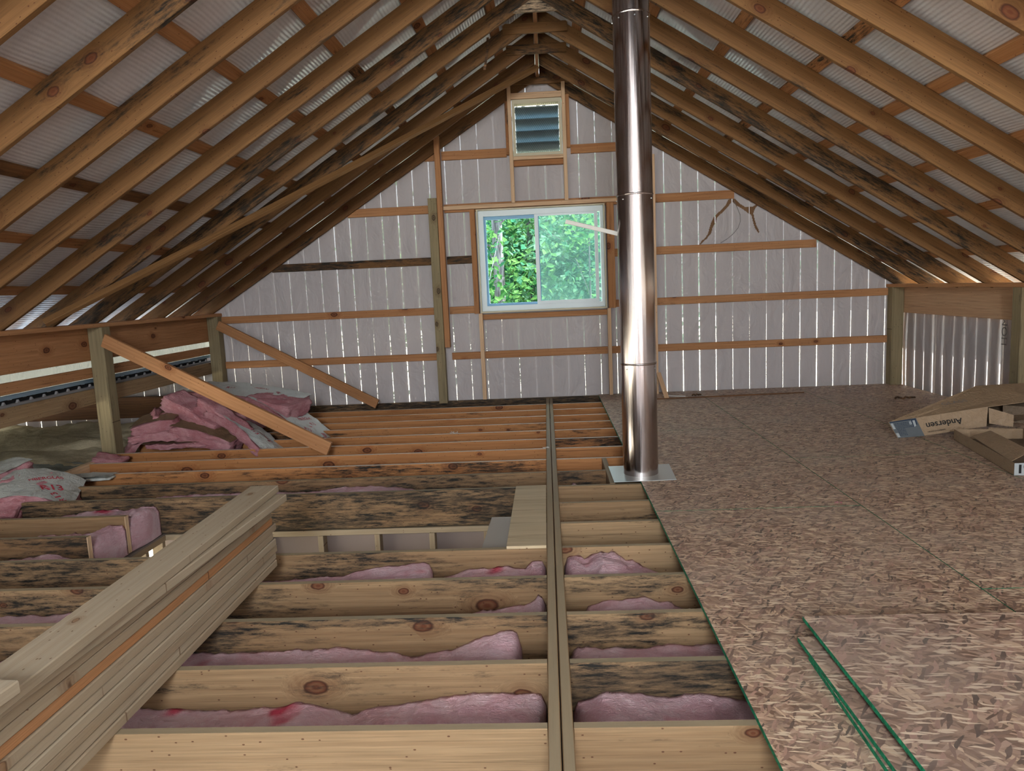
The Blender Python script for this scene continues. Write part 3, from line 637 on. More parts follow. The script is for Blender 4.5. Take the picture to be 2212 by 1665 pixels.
wstud('treated_post', -1.388, -1.282, .0, 2.52, 9.05, 9.14, M['treated'], (.1, .6, .7, 1), 'green-brown treated post standing before the gable wall between corner and window', 'post')
wstud('tall_stud', -1.278, -1.212, .70, 3.25, 9.06, 9.14, M['girt'], (.2, .45, .4, 1), 'tall orange stud lapped on the window side of the green-brown post')
wstud('side_post', 1.245, 1.355, .019, 2.9, 9.05, 9.18, M['stud'], (.1, .4, .4, 1), 'tall post against the gable wall almost hidden by the stovepipe', 'post')
wstud('vent_stud', -.372, -.328, 2.425, 3.80, 9.105, 9.183, M['stud'], (0, .6, .3, 1), 'pale stud of the louvre vent on the insulation-pile side')
wstud('vent_stud', .276, .320, 2.425, 3.80, 9.105, 9.183, M['stud'], (0, .6, .3, 1), 'pale stud of the louvre vent on the stovepipe side')
wstud('top_blocking', -.327, .275, 3.63, 3.70, 9.11, 9.183, M['stud'], (0, .4, .3, 1), 'short head board across the top of the vent', 'framing board', 'x')
wstud('lower_blocking', -.327, .275, 2.925, 2.968, 9.105, 9.183, M['stud'], (0, .7, .3, 1), 'pale sill board under the louvre vent', 'framing board', 'x')
wstud('vent_backer', -.327, .275, 2.86, 2.923, 9.15, 9.222, M['girt'], (.2, .2, .5, 1), 'dark orange backing piece below the vent sill', 'framing board', 'x')
wstud('vent_blocking', -.408, -.374, 3.00, 3.62, 9.14, 9.222, M['girt'], (.6, .0, .5, 1), 'dark brown cleat beside the louvre vent', 'cleat')
wstud('vent_blocking', .322, .366, 3.05, 3.66, 9.14, 9.222, M['girt'], (.2, .3, .5, 1), 'orange cleat beside the louvre vent', 'cleat')
wstud('window_header', -1.21, .92, 2.377, 2.424, 9.11, 9.185, M['stud'], (0, .5, .2, 1), 'long pale board laid across above the window', 'framing board', 'x')
wstud('window_stud', -.84, -.792, .019, 1.10, 9.11, 9.183, M['stud'], (0, .6, .3, 1), 'pale stud under the window corner by the green-brown post')
wstud('window_stud', .754, .797, .019, 1.10, 9.11, 9.183, M['stud'], (0, .6, .3, 1), 'pale stud under the window corner by the stovepipe')
wstud('window_jack', -.895, -.832, 1.10, 2.375, 9.15, 9.222, M['girt'], (.35, .35, .6, 1), 'orange stud along the window edge by the green-brown post')
wstud('window_jack', .776, .865, 1.10, 2.375, 9.14, 9.222, M['girt'], (.15, .45, .4, 1), 'orange stud along the window edge by the stovepipe')
wstud('window_sill_board', -.79, .752, 1.02, 1.085, 9.15, 9.222, M['girt'], (.1, .35, .3, 1), 'orange board just below the window sill', 'framing board', 'x')
# window ---------------------------------------------------------------
w = empty('window_1', (0, YW, 0)); meta(w, 'white sliding window in the gable wall showing green woods', 'window', kind='structure')
mb = MB()
for (a, b_, c, d) in ((-.813, .753, 1.103, 1.122), (-.813, .753, 2.352, 2.366), (-.813, -.798, 1.122, 2.352), (.738, .753, 1.122, 2.352)): mb.box(a, b_, -.105, .03, c, d)
mb.build('window_jamb', M['jamb'], w)
mb = MB()
for (a, b_, c, d) in ((-.797, .737, 1.123, 1.185), (-.797, .737, 2.285, 2.351), (-.797, -.735, 1.185, 2.285), (.700, .737, 1.185, 2.285)): mb.box(a, b_, -.04, .06, c, d)
mb.box(-.735, .70, -.055, -.035, 1.123, 1.135)
mb.build('window_frame', M['vinyl'], w)
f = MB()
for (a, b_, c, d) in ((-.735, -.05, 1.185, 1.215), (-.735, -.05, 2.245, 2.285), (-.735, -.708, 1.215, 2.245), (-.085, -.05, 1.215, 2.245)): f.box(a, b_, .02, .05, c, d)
s1 = f.build('window_sash', M['shaded_vinyl'], w); s1['label'] = 'outer sash, bluish shade put into its colour'
MB().box(-.708, -.085, .033, .037, 1.215, 2.245).build('window_pane', M['glass'], s1)
f = MB()
for (a, b_, c, d) in ((-.105, .668, 1.185, 1.225), (-.105, .668, 2.262, 2.285), (-.105, -.060, 1.225, 2.262), (.628, .668, 1.225, 2.262)): f.box(a, b_, -.02, .012, c, d)
s2 = f.build('window_sash', M['vinyl'], w)
MB().box(-.060, .628, -.006, -.002, 1.225, 2.262).build('window_pane', M['glass'], s2)
MB().box(-.048, .699, .056, .058, 1.19, 2.28).build('insect_screen', M['screen'], w)
# louvre vent
t = empty('louvre_vent', (0, YW, 0)); meta(t, 'square louvre vent with wire mesh high in the gable wall', 'vent')
mb = MB()
for (a, b_, c, d) in ((-.323, .272, 2.972, 3.005), (-.323, .272, 3.58, 3.626), (-.323, -.290, 3.005, 3.58), (.240, .272, 3.005, 3.58)): mb.box(a, b_, -.10, .04, c, d)
mb.build('vent_frame', M['jamb'], t)
for i, zc in enumerate((3.50, 3.36, 3.22, 3.085)):
    mb = MB(); mb.slab([(-.288, .0, zc+.06), (.238, .0, zc+.06), (.238, .09, zc-.065), (-.288, .09, zc-.065)], (0, .004, .003)); mb.slab([(-.288, 0, zc+.06), (.238, 0, zc+.06), (.238, -.012, zc+.045), (-.288, -.012, zc+.045)], (0, .002, .003)); mb.build('vent_blade', M['blade'], t)
mb = MB(); p = .0235; x = -.29; 
for i in range(-26, 24):
    for sgn in (1, -1):
        x0 = -.288+i*p; pts = []
        xa, za = x0, 3.005; xb, zb = x0+sgn*.575*.62, 3.58
        if sgn < 0: xa += .35; xb += .35
        # clip to the opening
        def cl_(xa, za, xb, zb):
            t0, t1 = 0., 1.; dx = xb-xa
            if abs(dx) < 1e-9: return None
            for lo, hi in ((-.288, .238),):
                ta, tb = (lo-xa)/dx, (hi-xa)/dx
                if ta > tb: ta, tb = tb, ta
                t0, t1 = max(t0, ta), min(t1, tb)
            return None if t0 >= t1 else ((xa+dx*t0, za+(zb-za)*t0), (xa+dx*t1, za+(zb-za)*t1))
        r = cl_(xa, za, xb, zb)
        if r: mb.bar((r[0][0], -.05, r[0][1]), (r[1][0], -.05, r[1][1]), .0014, 4)
mb.build('wire_mesh', M['darkmesh'], t)
# ================================================================== CHIMNEY PIPE
PX, PY, PR = .643, 5.24, .125
t = empty('chimney_pipe', (PX, PY, .02)); meta(t, 'tall shiny stainless steel stovepipe rising through the floor to the roof', 'stovepipe')
def lathe(prof, n=64):
    vs = []; fs = []
    for (r, z) in prof:
        for i in range(n): a = 2*math.pi*i/n; vs.append((r*math.cos(a), r*math.sin(a), z))
    for k in range(len(prof)-1):
        for i in range(n): j = (i+1) % n; fs.append([k*n+i, k*n+j, (k+1)*n+j, (k+1)*n+i])
    return vs, fs
for (za, zb, r) in ((0.002, .812, PR+.001), (.812, 1.982, PR), (1.982, 3.157, PR-.001), (3.157, 4.3, PR-.002)):
    vs, fs = lathe([(r, za), (r, za+.004), (r, zb-.022), (r, zb-.0145), (r, zb-.014), (r+.0035, zb-.010), (r+.0035, zb-.003), (r, zb)]); o = mesh_obj('pipe_section', vs, fs, M['pipe'], t, smooth=True)
    mb = MB()
    for q in range(7):
        a = q*math.pi*2/7+.3; d = V((math.cos(a), math.sin(a), 0)); mb.bar(d*(r-.002)+V((0, 0, zb-.04)), d*(r+.004)+V((0, 0, zb-.04)), .004, 6)
    mb.build('rivet', M['galv'], o)
mb = MB(); mb.slab([(.428, 5.0, .0205), (.862, 5.015, .0205), (.885, 5.47, .0205), (.425, 5.455, .0205)], (0, 0, .0025)); p = mb.build('base_plate', M['galv']); p.parent = t; p.matrix_parent_inverse = Matrix.Translation(-V((PX, PY, .02)))
s = board('support_strap', (.165, 5.42, 1.855), (.55, 5.30, 1.735), .030, .012, (0, .2, 1), M['lathwhite']); s.parent = t; s.matrix_parent_inverse = Matrix.Translation(-V((PX, PY, .02))); s['label'] = 'thin pale strip sticking out to the left'
# ================================================================== DIAGONAL BRACES
def brace(a, b_, w, t_, up, mat, col, lab, name='diagonal_brace', **k):
    o = board(name, a, b_, w, t_, up, mat, col, **k); meta(o, lab, 'brace'); return o
brace((-4.10, 6.60, 1.085), (-1.98, 6.33, .045), .125, .038, (0, 0, 1), M['girt'], (.05, .55, .5, 1), 'orange diagonal brace from the near green post down over the insulation pile')
brace((-4.12, 9.03, 1.10), (-2.14, 8.90, .045), .115, .038, (0, 0, 1), M['girt'], (.1, .45, .6, 1), 'orange diagonal brace from the far corner post down to the joists')
a = V((-4.12, 5.85, under(4.12)-.028)); b_ = V((-.0, 8.60, APX-.035))
o = board('furring_strip', a, b_, .058, .045, (0, .75, 1), M['rafter'], (.15, .7, .5, 1), nseg=16, bow=-.03); o.data.materials.append(M['fresh'])
for p_ in o.data.polygons:
    if p_.center.z-(-.03*4*(p_.center.x/(b_-a).length)*(1-p_.center.x/(b_-a).length)) < -.029: p_.material_index = 1  # lower edge in pale pine to paint the light it catches
meta(o, 'long thin strip with painted-light edge nailed slantwise beneath the rafters over the open joists', 'strip')
# ================================================================== LUMBER STACK on the joists, left front
random.seed(9)
tones = [(.85, 'pale'), (.8, 'pale'), (.55, 'tan'), (.75, 'cream'), (.7, 'cream'), (.0, 'orange-brown'), (.8, 'pale'), (.85, 'pale'), (.6, 'pinkish'), (.45, 'dusty'), (.6, 'knotty')]
z = .0
H = .038
names = ['bottom', 'second from the bottom', 'third from the bottom', 'fourth from the bottom', 'fifth from the bottom', 'sixth, in the middle', 'fifth from the top', 'fourth from the top', 'third from the top', 'second from the top, jutting out', 'topmost full-length']
for i in range(11):
    dx = random.uniform(-.006, .006); ye = 3.635+random.uniform(-.03, .03); x0, x1 = -1.600+dx, -1.462+dx
    z0 = .001+H*i*1.0; a = V(((x0+x1)/2, .95, z0+H/2)); b_ = V(((x0+x1)/2, ye, z0+H/2))
    if i == 9: a = V((-1.545, .95, z0+H/2)); b_ = V((-1.462, 3.66, z0+H/2))
    if i == 10: a = V((-1.475, .95, z0+H/2)); b_ = V((-1.523, 3.70, z0+H/2))
    ton = {6: (0, .75), 10: (0, .75), 9: (0, .7)}.get(i, (0, random.uniform(.35, .8)))
    o = board('stacked_board', a, b_, .139 if i < 10 else .150, H-.001, (1, 0, 0), M['fresh'] if i != 6 else M['girt'], (.1 if i != 2 else .35, ton[1], .9, 1), ch=.004)
    meta(o, '%s pine board of the lumber stack, %s' % (['knotty', 'dusty', 'dark-streaked', 'cream', 'pale', 'plain', 'orange-brown', 'creamy', 'pinkish', 'slightly turned', 'wide pale'][i], names[i] if i != 6 else 'seventh from the bottom'), 'board', 'stacked pine boards')
z0 = .001+H*11; o = board('stacked_board', (-1.50, .95, z0+H/2), (-1.452, 1.70, z0+H/2), .139, H-.001, (1, 0, 0), M['fresh'], (.0, .8, .3, 1), ch=.004); meta(o, 'short pale board lying on top of the lumber stack', 'board', 'stacked pine boards')
# ================================================================== LOOSE SHEETS
def sheet(name, pts, z0, z1, mats, lab, cat='sheet', dz=0):
    mb = MB(); mb.slab([(x, y, z0) for x, y in pts], (0, 0, z1-z0), 0, 1); n = len(mb.v)//2
    o = mb.build(name, None, mats=mats); meta(o, lab, cat); return o
G = [M['osb_red'], M['green']]
o = sheet('strand_board_sheet', [(.872, .35), (2.12, .35), (2.12, 2.53), (.896, 2.53)], .0185, .0355, G, 'lowest strand board sheet of the loose stack by the picture corner'); 
o = sheet('strand_board_sheet', [(.91, .32), (2.13, .32), (2.13, 2.635), (.892, 2.635)], .037, .054, G, 'middle strand board sheet of the loose stack by the picture corner')
o = sheet('strand_board_sheet', [(.958, .3), (2.175, .3), (2.175, 2.725), (.944, 2.735)], .071, .088, G, 'top reddish strand board sheet of the loose stack, green edge')
o = bbox('spacer_stick', 1.05, 2.0, 1.2, 1.24, .0545, .0705, M['stud'], (.2, .4, .3, 1), 'x'); meta(o, 'thin spacer stick hidden between the top sheets of the stack', 'stick')
o = bbox('spacer_stick', 1.05, 2.0, 2.3, 2.34, .0545, .0705, M['stud'], (.2, .4, .3, 1), 'x'); meta(o, 'second spacer stick farther back between the top sheets', 'stick')
o = mesh_obj('plywood_offcut', *(lambda m: (m.v, m.f))(MB().slab([(-.262, 3.785, .003), (-.048, 3.785, .003), (-.048, 4.995, .003), (-.258, 4.995, .003)], (0, 0, .016))), M['stud']); o.color = (.0, .9, .1, 1)
o.data.materials[0] = M['fresh_ply'] = make_wood('plywood_face', (.40, .31, .19), (.58, .48, .32), ksz=.2); o.color = (.25, .5, .1, 1)
meta(o, 'pale plywood strip bridging the stair well beside the centre beam', 'plywood strip')
mb = MB(); mb.slab([(-.43, 3.87, -.10), (-.20, 3.87, -.10), (-.235, 4.55, -.075), (-.40, 4.55, -.075)], (0, 0, .014)); mb.slab([(-.46, 3.9, -.26), (-.2, 3.9, -.26), (-.2, 5.0, -.26), (-.46, 5.0, -.26)], (0, 0, .01))
o = mb.build('grey_board_offcut', M['panel2'] if 'panel2' in M else plain('grey_sheet', (.33, .29, .25), .5)); meta(o, 'grey sheet offcut lying lower in the stair well beside the plywood strip', 'sheet offcut')
# ================================================================== STAIR WELL WALLS BELOW
def lower_wall():
    o = bbox('well_wall_plate', -2.93, -.462, 5.052, 5.14, -.325, -.283, M['fresh'], (0, .3, .5, 1), 'x'); meta(o, 'new pine top plate of the partition below the stair well', 'wall plate')
    for i, x in enumerate((-2.53, -2.12, -1.70, -1.285, -.885, -.49)):
        o = bbox('well_wall_stud', x-.019, x+.021, 5.052, 5.14, -2.7, -.326, M['fresh'], (0, .3, .5, 1), 'z'); meta(o, 'new pine stud of the partition below the stair well, %s counted from the lumber stack' % L(i), 'stud', 'studs below the stair well')
    MBp = MB(); MBp.box(-2.95, 0, 5.142, 5.16, -2.9, -.29); o = MBp.build('wall_well_back', plain('grey_mauve_panel', (.26, .205, .185), .5)); meta(o, 'grey brown panel behind the studs below the stair well', 'wall', kind='structure')
    o = bbox('well_side_plate', -2.93, -2.848, 3.2, 5.05, -.325, -.283, M['fresh'], (0, .3, .7, 1), 'y'); meta(o, 'new pine top plate along the side of the stair well', 'wall plate')
    for i, y in enumerate((3.6, 4.0, 4.4, 4.8, 5.02)):
        o = bbox('well_side_stud', -2.93, -2.848, y-.019, y+.019, -2.7, -.326, M['fresh'], (0, .3, .6, 1), 'z'); meta(o, 'new pine stud under the side plate of the stair well, %s from the front' % L(i), 'stud', 'studs below the stair well side')
    MBp = MB(); MBp.box(-.03, -.01, 2.6, 5.14, -2.9, -.29); MBp.box(-2.95, 0, 3.1, 3.12, -2.9, -.29); MBp.box(-2.95, 0, 3.1, 5.16, -2.95, -2.9); o = MBp.build('wall_well_side', M['panel']); meta(o, 'dim walls and floor of the room below the stair well', 'wall', kind='structure')
lower_wall()
# ================================================================== BAY INSULATION
def interp(prof, x):
    if x <= prof[0][0]: return prof[0][1]
    for (a, za), (b_, zb) in zip(prof[:-1], prof[1:]):
        if x <= b_:
            t_ = (x-a)/(b_-a); t_ = t_*t_*(3-2*t_); return za+(zb-za)*t_
    return prof[-1][1]
def bay_batt(k, x0, x1, prof, lab, seed, drop=.0, rag=.012, group='pink batts between the joists'):
    """batt lying between joist k and k+1"""
    y0 = YJ0+S*k+.003; y1 = YJ0+S*(k+1)-.041; st = .018; nx = max(4, int((x1-x0)/st)); ny = 20; vs = []; fs = []
    for i in range(nx+1):
        x = x0+(x1-x0)*i/nx
        for j in range(ny+1):
            t_ = j/ny; y = y0+(y1-y0)*t_
            z = interp(prof, x)-drop*(1-t_)
            p = V((x*3, y*3, seed)); z += .020*noise.noise(p)+rag*noise.noise(V((x*14, y*9, seed*2)))+rag*.6*noise.noise(V((x*40, y*40, seed)))
            z -= .035*math.exp(-(t_/.07)) if True else 0
            e = min((x-x0), (x1-x))/.03
            if e < 1: z -= (1-max(0, e))**2*.05
            z = min(z, -.006); z = max(z, -.25); vs.append((x+(.04*noise.noise(V((y*4, seed, 3)))*max(0, 1-(x1-x)/.15) if x1 < -.5 or x1 < 1 and x1 > .2 else 0), y, z))
    m = ny+1
    for i in range(nx):
        for j in range(ny): a = i*m+j; fs.append([a, a+m, a+m+1, a+1])
    nb = len(vs)
    # skirt to the bottom
    ringi = [i*m for i in range(nx+1)]+[nx*m+j for j in range(1, m)]+[i*m+ny for i in range(nx-1, -1, -1)]+[j for j in range(ny-1, 0, -1)]
    for r in ringi: v = vs[r]; vs.append((v[0], v[1], -.262))
    for q in range(len(ringi)):
        w_ = (q+1) % len(ringi); fs.append([ringi[q], nb+q, nb+w_, ringi[w_]])
    o = mesh_obj('insulation_batt', vs, fs, M['pink'], smooth=True); meta(o, lab, 'insulation batt', group); return o
bay_batt(0, -4.12, -.055, [(-4.1, -.13), (-1.8, -.155), (-1.35, -.165), (-1.1, -.155), (-.98, -.145), (-.80, -.185), (-.62, -.145), (-.45, -.13), (-.3, -.12), (-.13, -.105), (-.06, -.11)], 'pink batt behind the frontmost joist, lumber-stack side of the centre beam', 1.3)
bay_batt(0, .045, 4.2, [(.05, -.15), (.18, -.12), (.28, -.125), (.42, -.15), (.5, -.135), (.7, -.15), (4, -.15)], 'pink batt behind the frontmost joist, board-floor side of the centre beam', 2.1)
o = bay_batt(1, -4.12, -.16, [(-4.1, -.14), (-2.5, -.15), (-1.6, -.14), (-1.0, -.135), (-.75, -.15), (-.62, -.17), (-.48, -.15), (-.36, -.105), (-.24, -.075), (-.18, -.075), (-.16, -.11)], 'pink batt with red stains, lumber-stack side of the centre beam, second bay', 3.7)
bay_batt(1, .045, 4.2, [(.05, -.15), (.15, -.145), (.35, -.16), (.6, -.15), (4, -.15)], 'dusty pink batt, board-floor side of the centre beam, second bay', 4.4)
bay_batt(2, -4.12, -.055, [(-4.1, -.10), (-2.6, -.12), (-1.5, -.19), (-1.05, -.20), (-.9, -.175), (-.75, -.185), (-.5, -.185), (-.35, -.165), (-.2, -.145), (-.12, -.12), (-.09, -.085), (-.06, -.085)], 'low pink batt, lumber-stack side of the centre beam, third bay', 5.2)
bay_batt(2, .13, 4.2, [(.05, -.12), (.16, -.14), (.26, -.115), (.42, -.105), (.52, -.13), (.6, -.17), (4, -.17)], 'pink batt with a dark hollow at its end, board-floor side, third bay', 6.9)
bay_batt(3, -4.12, -.655, [(-4.1, -.20), (-2.2, -.17), (-1.75, -.15), (-1.45, -.14), (-1.2, -.12), (-1.05, -.095), (-.9, -.085), (-.7, -.065), (-.655, -.06)], 'thick pink batt with a clean cut end just before the stair well', 7.7)
bay_batt(3, -.645, -.055, [(-.645, -.16), (-.55, -.13), (-.45, -.105), (-.3, -.095), (-.16, -.10), (-.13, -.065), (-.06, -.055)], 'smaller pink batt tucked beside the centre beam before the stair well', 8.8)
bay_batt(3, .045, .72, [(.045, -.05), (.10, -.035), (.16, -.06), (.24, -.022), (.30, -.03), (.40, -.07), (.52, -.13), (.62, -.19), (.72, -.22)], 'torn pink batt humped up between centre beam and board floor', 9.9, rag=.02)
bay_batt(4, -4.12, -2.88, [(-4.1, -.14), (-3.3, -.12), (-3.1, -.10), (-2.88, -.15)], 'pink batt poking out past the blackish cut joist', 10.5)
bay_batt(5, -4.12, -2.865, [(-4.1, -.16), (-3.1, -.10), (-2.95, -.05), (-2.86, -.05)], 'pink batt poking out between the two cut joists', 11.5, rag=.02)
bay_batt(6, -4.12, -2.85, [(-4.1, -.14), (-3.1, -.07), (-2.95, -.05), (-2.85, -.05)], 'pink batt poking out behind the brown cut joist', 12.5, rag=.02)
bay_batt(7, -3.4, -.8, [(-3.4, -.12), (-2.6, -.08), (-2.0, -.085), (-1.6, -.065), (-1.2, -.075), (-.9, -.12)], 'thin line of pink batt behind the black-mottled joist', 13.5)
bay_batt(7, .06, .30, [(.06, -.16), (.12, -.13), (.16, -.08), (.21, -.13), (.3, -.16)], 'small pink scrap in the boxed bay beside the chimney plate', 14.5)
# ================================================================== INSULATION PILE
def batt3d(name, c, dims, rot, mat, lab, facing=None, text=None, seed=1, bendk=0.0, top=1, cat='insulation batt', group=None, tsz=.05, toff=(0, 0), trot=0, rag=.017):
    """soft slab: rounded, rough, optionally bent, paper facing as a part on one broad side"""
    Lx, Ly, Lz = dims; t = None
    def shape(u, v, w, r=rag, grow=0):
        x, y, z = u*Lx/2, v*Ly/2, w*(Lz/2+grow)
        z += -bendk*(x*x)
        p = V((x*9+seed, y*9, z*9))
        n_ = V((noise.noise(p), noise.noise(p+V((31, 0, 0))), noise.noise(p+V((0, 47, 0)))))*r
        q = V((x*24+seed, y*24, z*60)); n_ += V((noise.noise(q), noise.noise(q+V((5, 9, 0))), noise.noise(q+V((0, 2, 7)))))*r*.6; lay = noise.noise(V((seed, x*2.5, z*85)))*r*.9; n_ += V((lay*(1 if x > 0 else -1)*(abs(u) > .9), lay*(1 if y > 0 else -1)*(abs(v) > .85), 0))
        return V((x, y, z))+n_
    def roundbox(n):
        vs = []; fs = []; idx = {}
        def pt(a, b_, c_):
            k = (a, b_, c_)
            if k in idx: return idx[k]
            u, v, w = 2*a/nx-1, 2*b_/ny-1, 2*c_/nz-1
            # soften edges
            e = .07; uu = u*(1-e*.25*(v*v*v*v+w*w*w*w)*.5); vv = v*(1-e*.4*(u**4+w**4)*.5); ww = w*(1-e*1.2*(u**8+v**8)*.5)
            idx[k] = len(vs); vs.append(shape(uu, vv, ww)); return idx[k]
        nx, ny, nz = max(6, int(Lx/.022)), max(5, int(Ly/.022)), max(5, int(Lz/.012))
        for a in range(nx):
            for b_ in range(ny):
                fs.append([pt(a, b_, 0), pt(a, b_+1, 0), pt(a+1, b_+1, 0), pt(a+1, b_, 0)]); fs.append([pt(a, b_, nz), pt(a+1, b_, nz), pt(a+1, b_+1, nz), pt(a, b_+1, nz)])
            for c_ in range(nz):
                fs.append([pt(a, 0, c_), pt(a+1, 0, c_), pt(a+1, 0, c_+1), pt(a, 0, c_+1)]); fs.append([pt(a, ny, c_), pt(a, ny, c_+1), pt(a+1, ny, c_+1), pt(a+1, ny, c_)])
        for b_ in range(ny):
            for c_ in range(nz):
                fs.append([pt(0, b_, c_), pt(0, b_, c_+1), pt(0, b_+1, c_+1), pt(0, b_+1, c_)]); fs.append([pt(nx, b_, c_), pt(nx, b_+1, c_), pt(nx, b_+1, c_+1), pt(nx, b_, c_+1)])
        return vs, fs
    vs, fs = roundbox(1)
    t = empty(name, c, [math.radians(a) for a in rot]); meta(t, lab, cat, group)
    mesh_obj('fibre_body', vs, fs, mat, t, smooth=True)
    if facing:
        nx, ny = max(8, int(Lx/.03)), max(6, int(Ly/.03)); fv = []; ff = []
        def fp(u, v):
            p = shape(u*1.02, v*1.03, top, r=.0, grow=.013); p += V((0, 0, top*(.010*noise.noise(V((p.x*9, p.y*9, seed)))+.006*noise.noise(V((p.x*25, p.y*14, seed)))))); return p
        for i in range(nx+1):
            for j in range(ny+1): fv.append(fp(2*i/nx-1, 2*j/ny-1))
        for i in range(nx):
            for j in range(ny): a = i*(ny+1)+j; q = [a, a+ny+1, a+ny+2, a+1]; ff.append(q if top > 0 else q[::-1])
        fo = mesh_obj('paper_facing', fv, ff, facing, t, smooth=True); fo['label'] = 'printed white paper facing' if facing is M['paper'] else 'brown paper facing'
        for (txt, sz, ox, oy, rr) in (text or []):
            me = text_mesh(txt, sz, M['redink'], bold=sz*.02); ca, sa = math.cos(math.radians(rr)), math.sin(math.radians(rr))
            for v_ in me.vertices:
                x = v_.co.x*ca-v_.co.y*sa+ox; y = v_.co.x*sa+v_.co.y*ca+oy; p = fp(max(-1, min(1, x/(Lx/2))), max(-1, min(1, y/(Ly/2)))); v_.co = (x, y, p.z+.003*top)
            link_mesh('printed_text', me, fo)
    return t
GP = 'insulation batts piled on the joists'
K = M['pink2']; PW = M['paper_lit']
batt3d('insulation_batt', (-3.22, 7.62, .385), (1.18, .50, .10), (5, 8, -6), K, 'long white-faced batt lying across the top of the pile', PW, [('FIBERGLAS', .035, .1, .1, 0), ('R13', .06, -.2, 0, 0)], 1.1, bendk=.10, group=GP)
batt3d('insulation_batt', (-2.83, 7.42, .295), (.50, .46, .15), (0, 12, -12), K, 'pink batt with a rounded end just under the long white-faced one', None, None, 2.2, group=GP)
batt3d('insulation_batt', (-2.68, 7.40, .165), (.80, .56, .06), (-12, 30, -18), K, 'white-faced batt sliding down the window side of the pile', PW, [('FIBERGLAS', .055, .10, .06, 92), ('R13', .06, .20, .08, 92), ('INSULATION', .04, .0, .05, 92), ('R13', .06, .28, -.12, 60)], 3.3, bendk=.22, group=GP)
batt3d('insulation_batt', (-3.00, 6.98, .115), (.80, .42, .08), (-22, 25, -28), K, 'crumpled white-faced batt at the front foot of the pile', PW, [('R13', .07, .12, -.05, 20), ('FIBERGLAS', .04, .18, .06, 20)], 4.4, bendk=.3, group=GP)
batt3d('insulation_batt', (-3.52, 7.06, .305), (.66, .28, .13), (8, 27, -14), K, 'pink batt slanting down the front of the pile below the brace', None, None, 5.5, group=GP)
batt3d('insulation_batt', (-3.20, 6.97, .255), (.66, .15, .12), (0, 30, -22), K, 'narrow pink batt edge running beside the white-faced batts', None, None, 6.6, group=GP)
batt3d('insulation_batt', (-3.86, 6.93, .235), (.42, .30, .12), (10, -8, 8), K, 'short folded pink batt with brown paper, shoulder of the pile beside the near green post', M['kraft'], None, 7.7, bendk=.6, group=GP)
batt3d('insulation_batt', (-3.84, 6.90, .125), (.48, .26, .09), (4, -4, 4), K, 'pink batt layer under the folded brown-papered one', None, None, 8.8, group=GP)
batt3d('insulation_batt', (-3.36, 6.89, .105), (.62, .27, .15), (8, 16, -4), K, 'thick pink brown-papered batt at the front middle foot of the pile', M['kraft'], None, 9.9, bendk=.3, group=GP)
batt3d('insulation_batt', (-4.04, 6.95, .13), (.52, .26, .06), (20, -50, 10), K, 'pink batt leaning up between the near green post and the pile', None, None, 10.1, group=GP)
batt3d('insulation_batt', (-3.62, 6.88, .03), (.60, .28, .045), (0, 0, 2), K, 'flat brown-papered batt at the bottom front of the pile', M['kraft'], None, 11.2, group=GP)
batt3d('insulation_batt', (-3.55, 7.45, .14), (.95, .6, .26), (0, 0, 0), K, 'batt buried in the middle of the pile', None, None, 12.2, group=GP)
batt3d('insulation_batt', (-4.06, 6.42, .0), (.26, .18, .05), (4, 12, 10), M['pink2'], 'small pink scrap by the foot of the near green post', None, None, 13.2, group='loose scraps')
# white-faced folded batts near the left edge
GB = 'folded white-faced batts'
batt3d('folded_batt', (-3.93, 5.26, -.01), (.54, .44, .20), (14, 14, 22), M['pink2'], 'folded batt in crumpled white paper with red lettering beside the joists', M['paper'], [('FIBERGLAS', .050, .03, .07, 28), ('R13', .10, .10, -.05, 28), ('R13', .075, .17, -.15, 150)], 14.2, bendk=.9, group=GB, rag=.02)
batt3d('folded_batt', (-4.42, 5.36, .06), (.50, .5, .2), (10, -12, -14), M['pink2'], 'second folded batt in white paper cut off by the picture edge', M['paper'], [('R13', .08, .10, -.02, 150)], 15.2, bendk=.8, group=GB, rag=.02)
batt3d('folded_batt', (-4.12, 4.98, -.03), (.5, .2, .10), (30, 4, 8), M['pink2'], 'pink batt edge below the folded paper batts', None, None, 16.2, group=GB)
batt3d('paper_scrap', (-3.9, 5.78, -.015), (.5, .16, .02), (0, 0, 4), M['paper'], 'bright flat paper flap behind the folded batts', M['paper'], None, 17.0, cat='paper flap', rag=.004)
# loose fill insulation in the side bay
def blanket(name, x0, x1, y0, y1, z, amp, mat, lab, seed, thick=.14):
    nx = int((x1-x0)/.035); ny = int((y1-y0)/.035); vs = []; fs = []
    for i in range(nx+1):
        for j in range(ny+1):
            x = x0+(x1-x0)*i/nx; y = y0+(y1-y0)*j/ny; e = min(x-x0, x1-x, y-y0, y1-y)/.12
            h = amp*(noise.noise(V((x*1.6, y*2.8, seed)))+.5*abs(noise.noise(V((x*3.5+2*noise.noise(V((x, y, seed))), y*8, seed))))+.25*noise.noise(V((x*11, y*14, seed))))
            if e < 1: h -= (1-max(0, e))**2*thick*.8
            vs.append((x+.03*noise.noise(V((x*4, y*4, seed+3))), y+.03*noise.noise(V((x*4, y*4, seed+5))), z+h))
    for i in range(nx):
        for j in range(ny): a = i*(ny+1)+j; fs.append([a, a+ny+1, a+ny+2, a+1])
    o = mesh_obj(name, vs, fs, mat, smooth=True); meta(o, lab, 'insulation blanket'); return o
blanket('insulation_blanket', -7.2, -4.36, 7.55, 9.15, -.10, .07, M['tan_ins'], 'yellowish tan insulation blanket at the back of the low side bay', 1)
blanket('insulation_blanket', -6.9, -4.36, 6.75, 7.7, -.13, .06, M['tan_ins'], 'crumpled tan insulation blanket in the middle of the low side bay', 2)
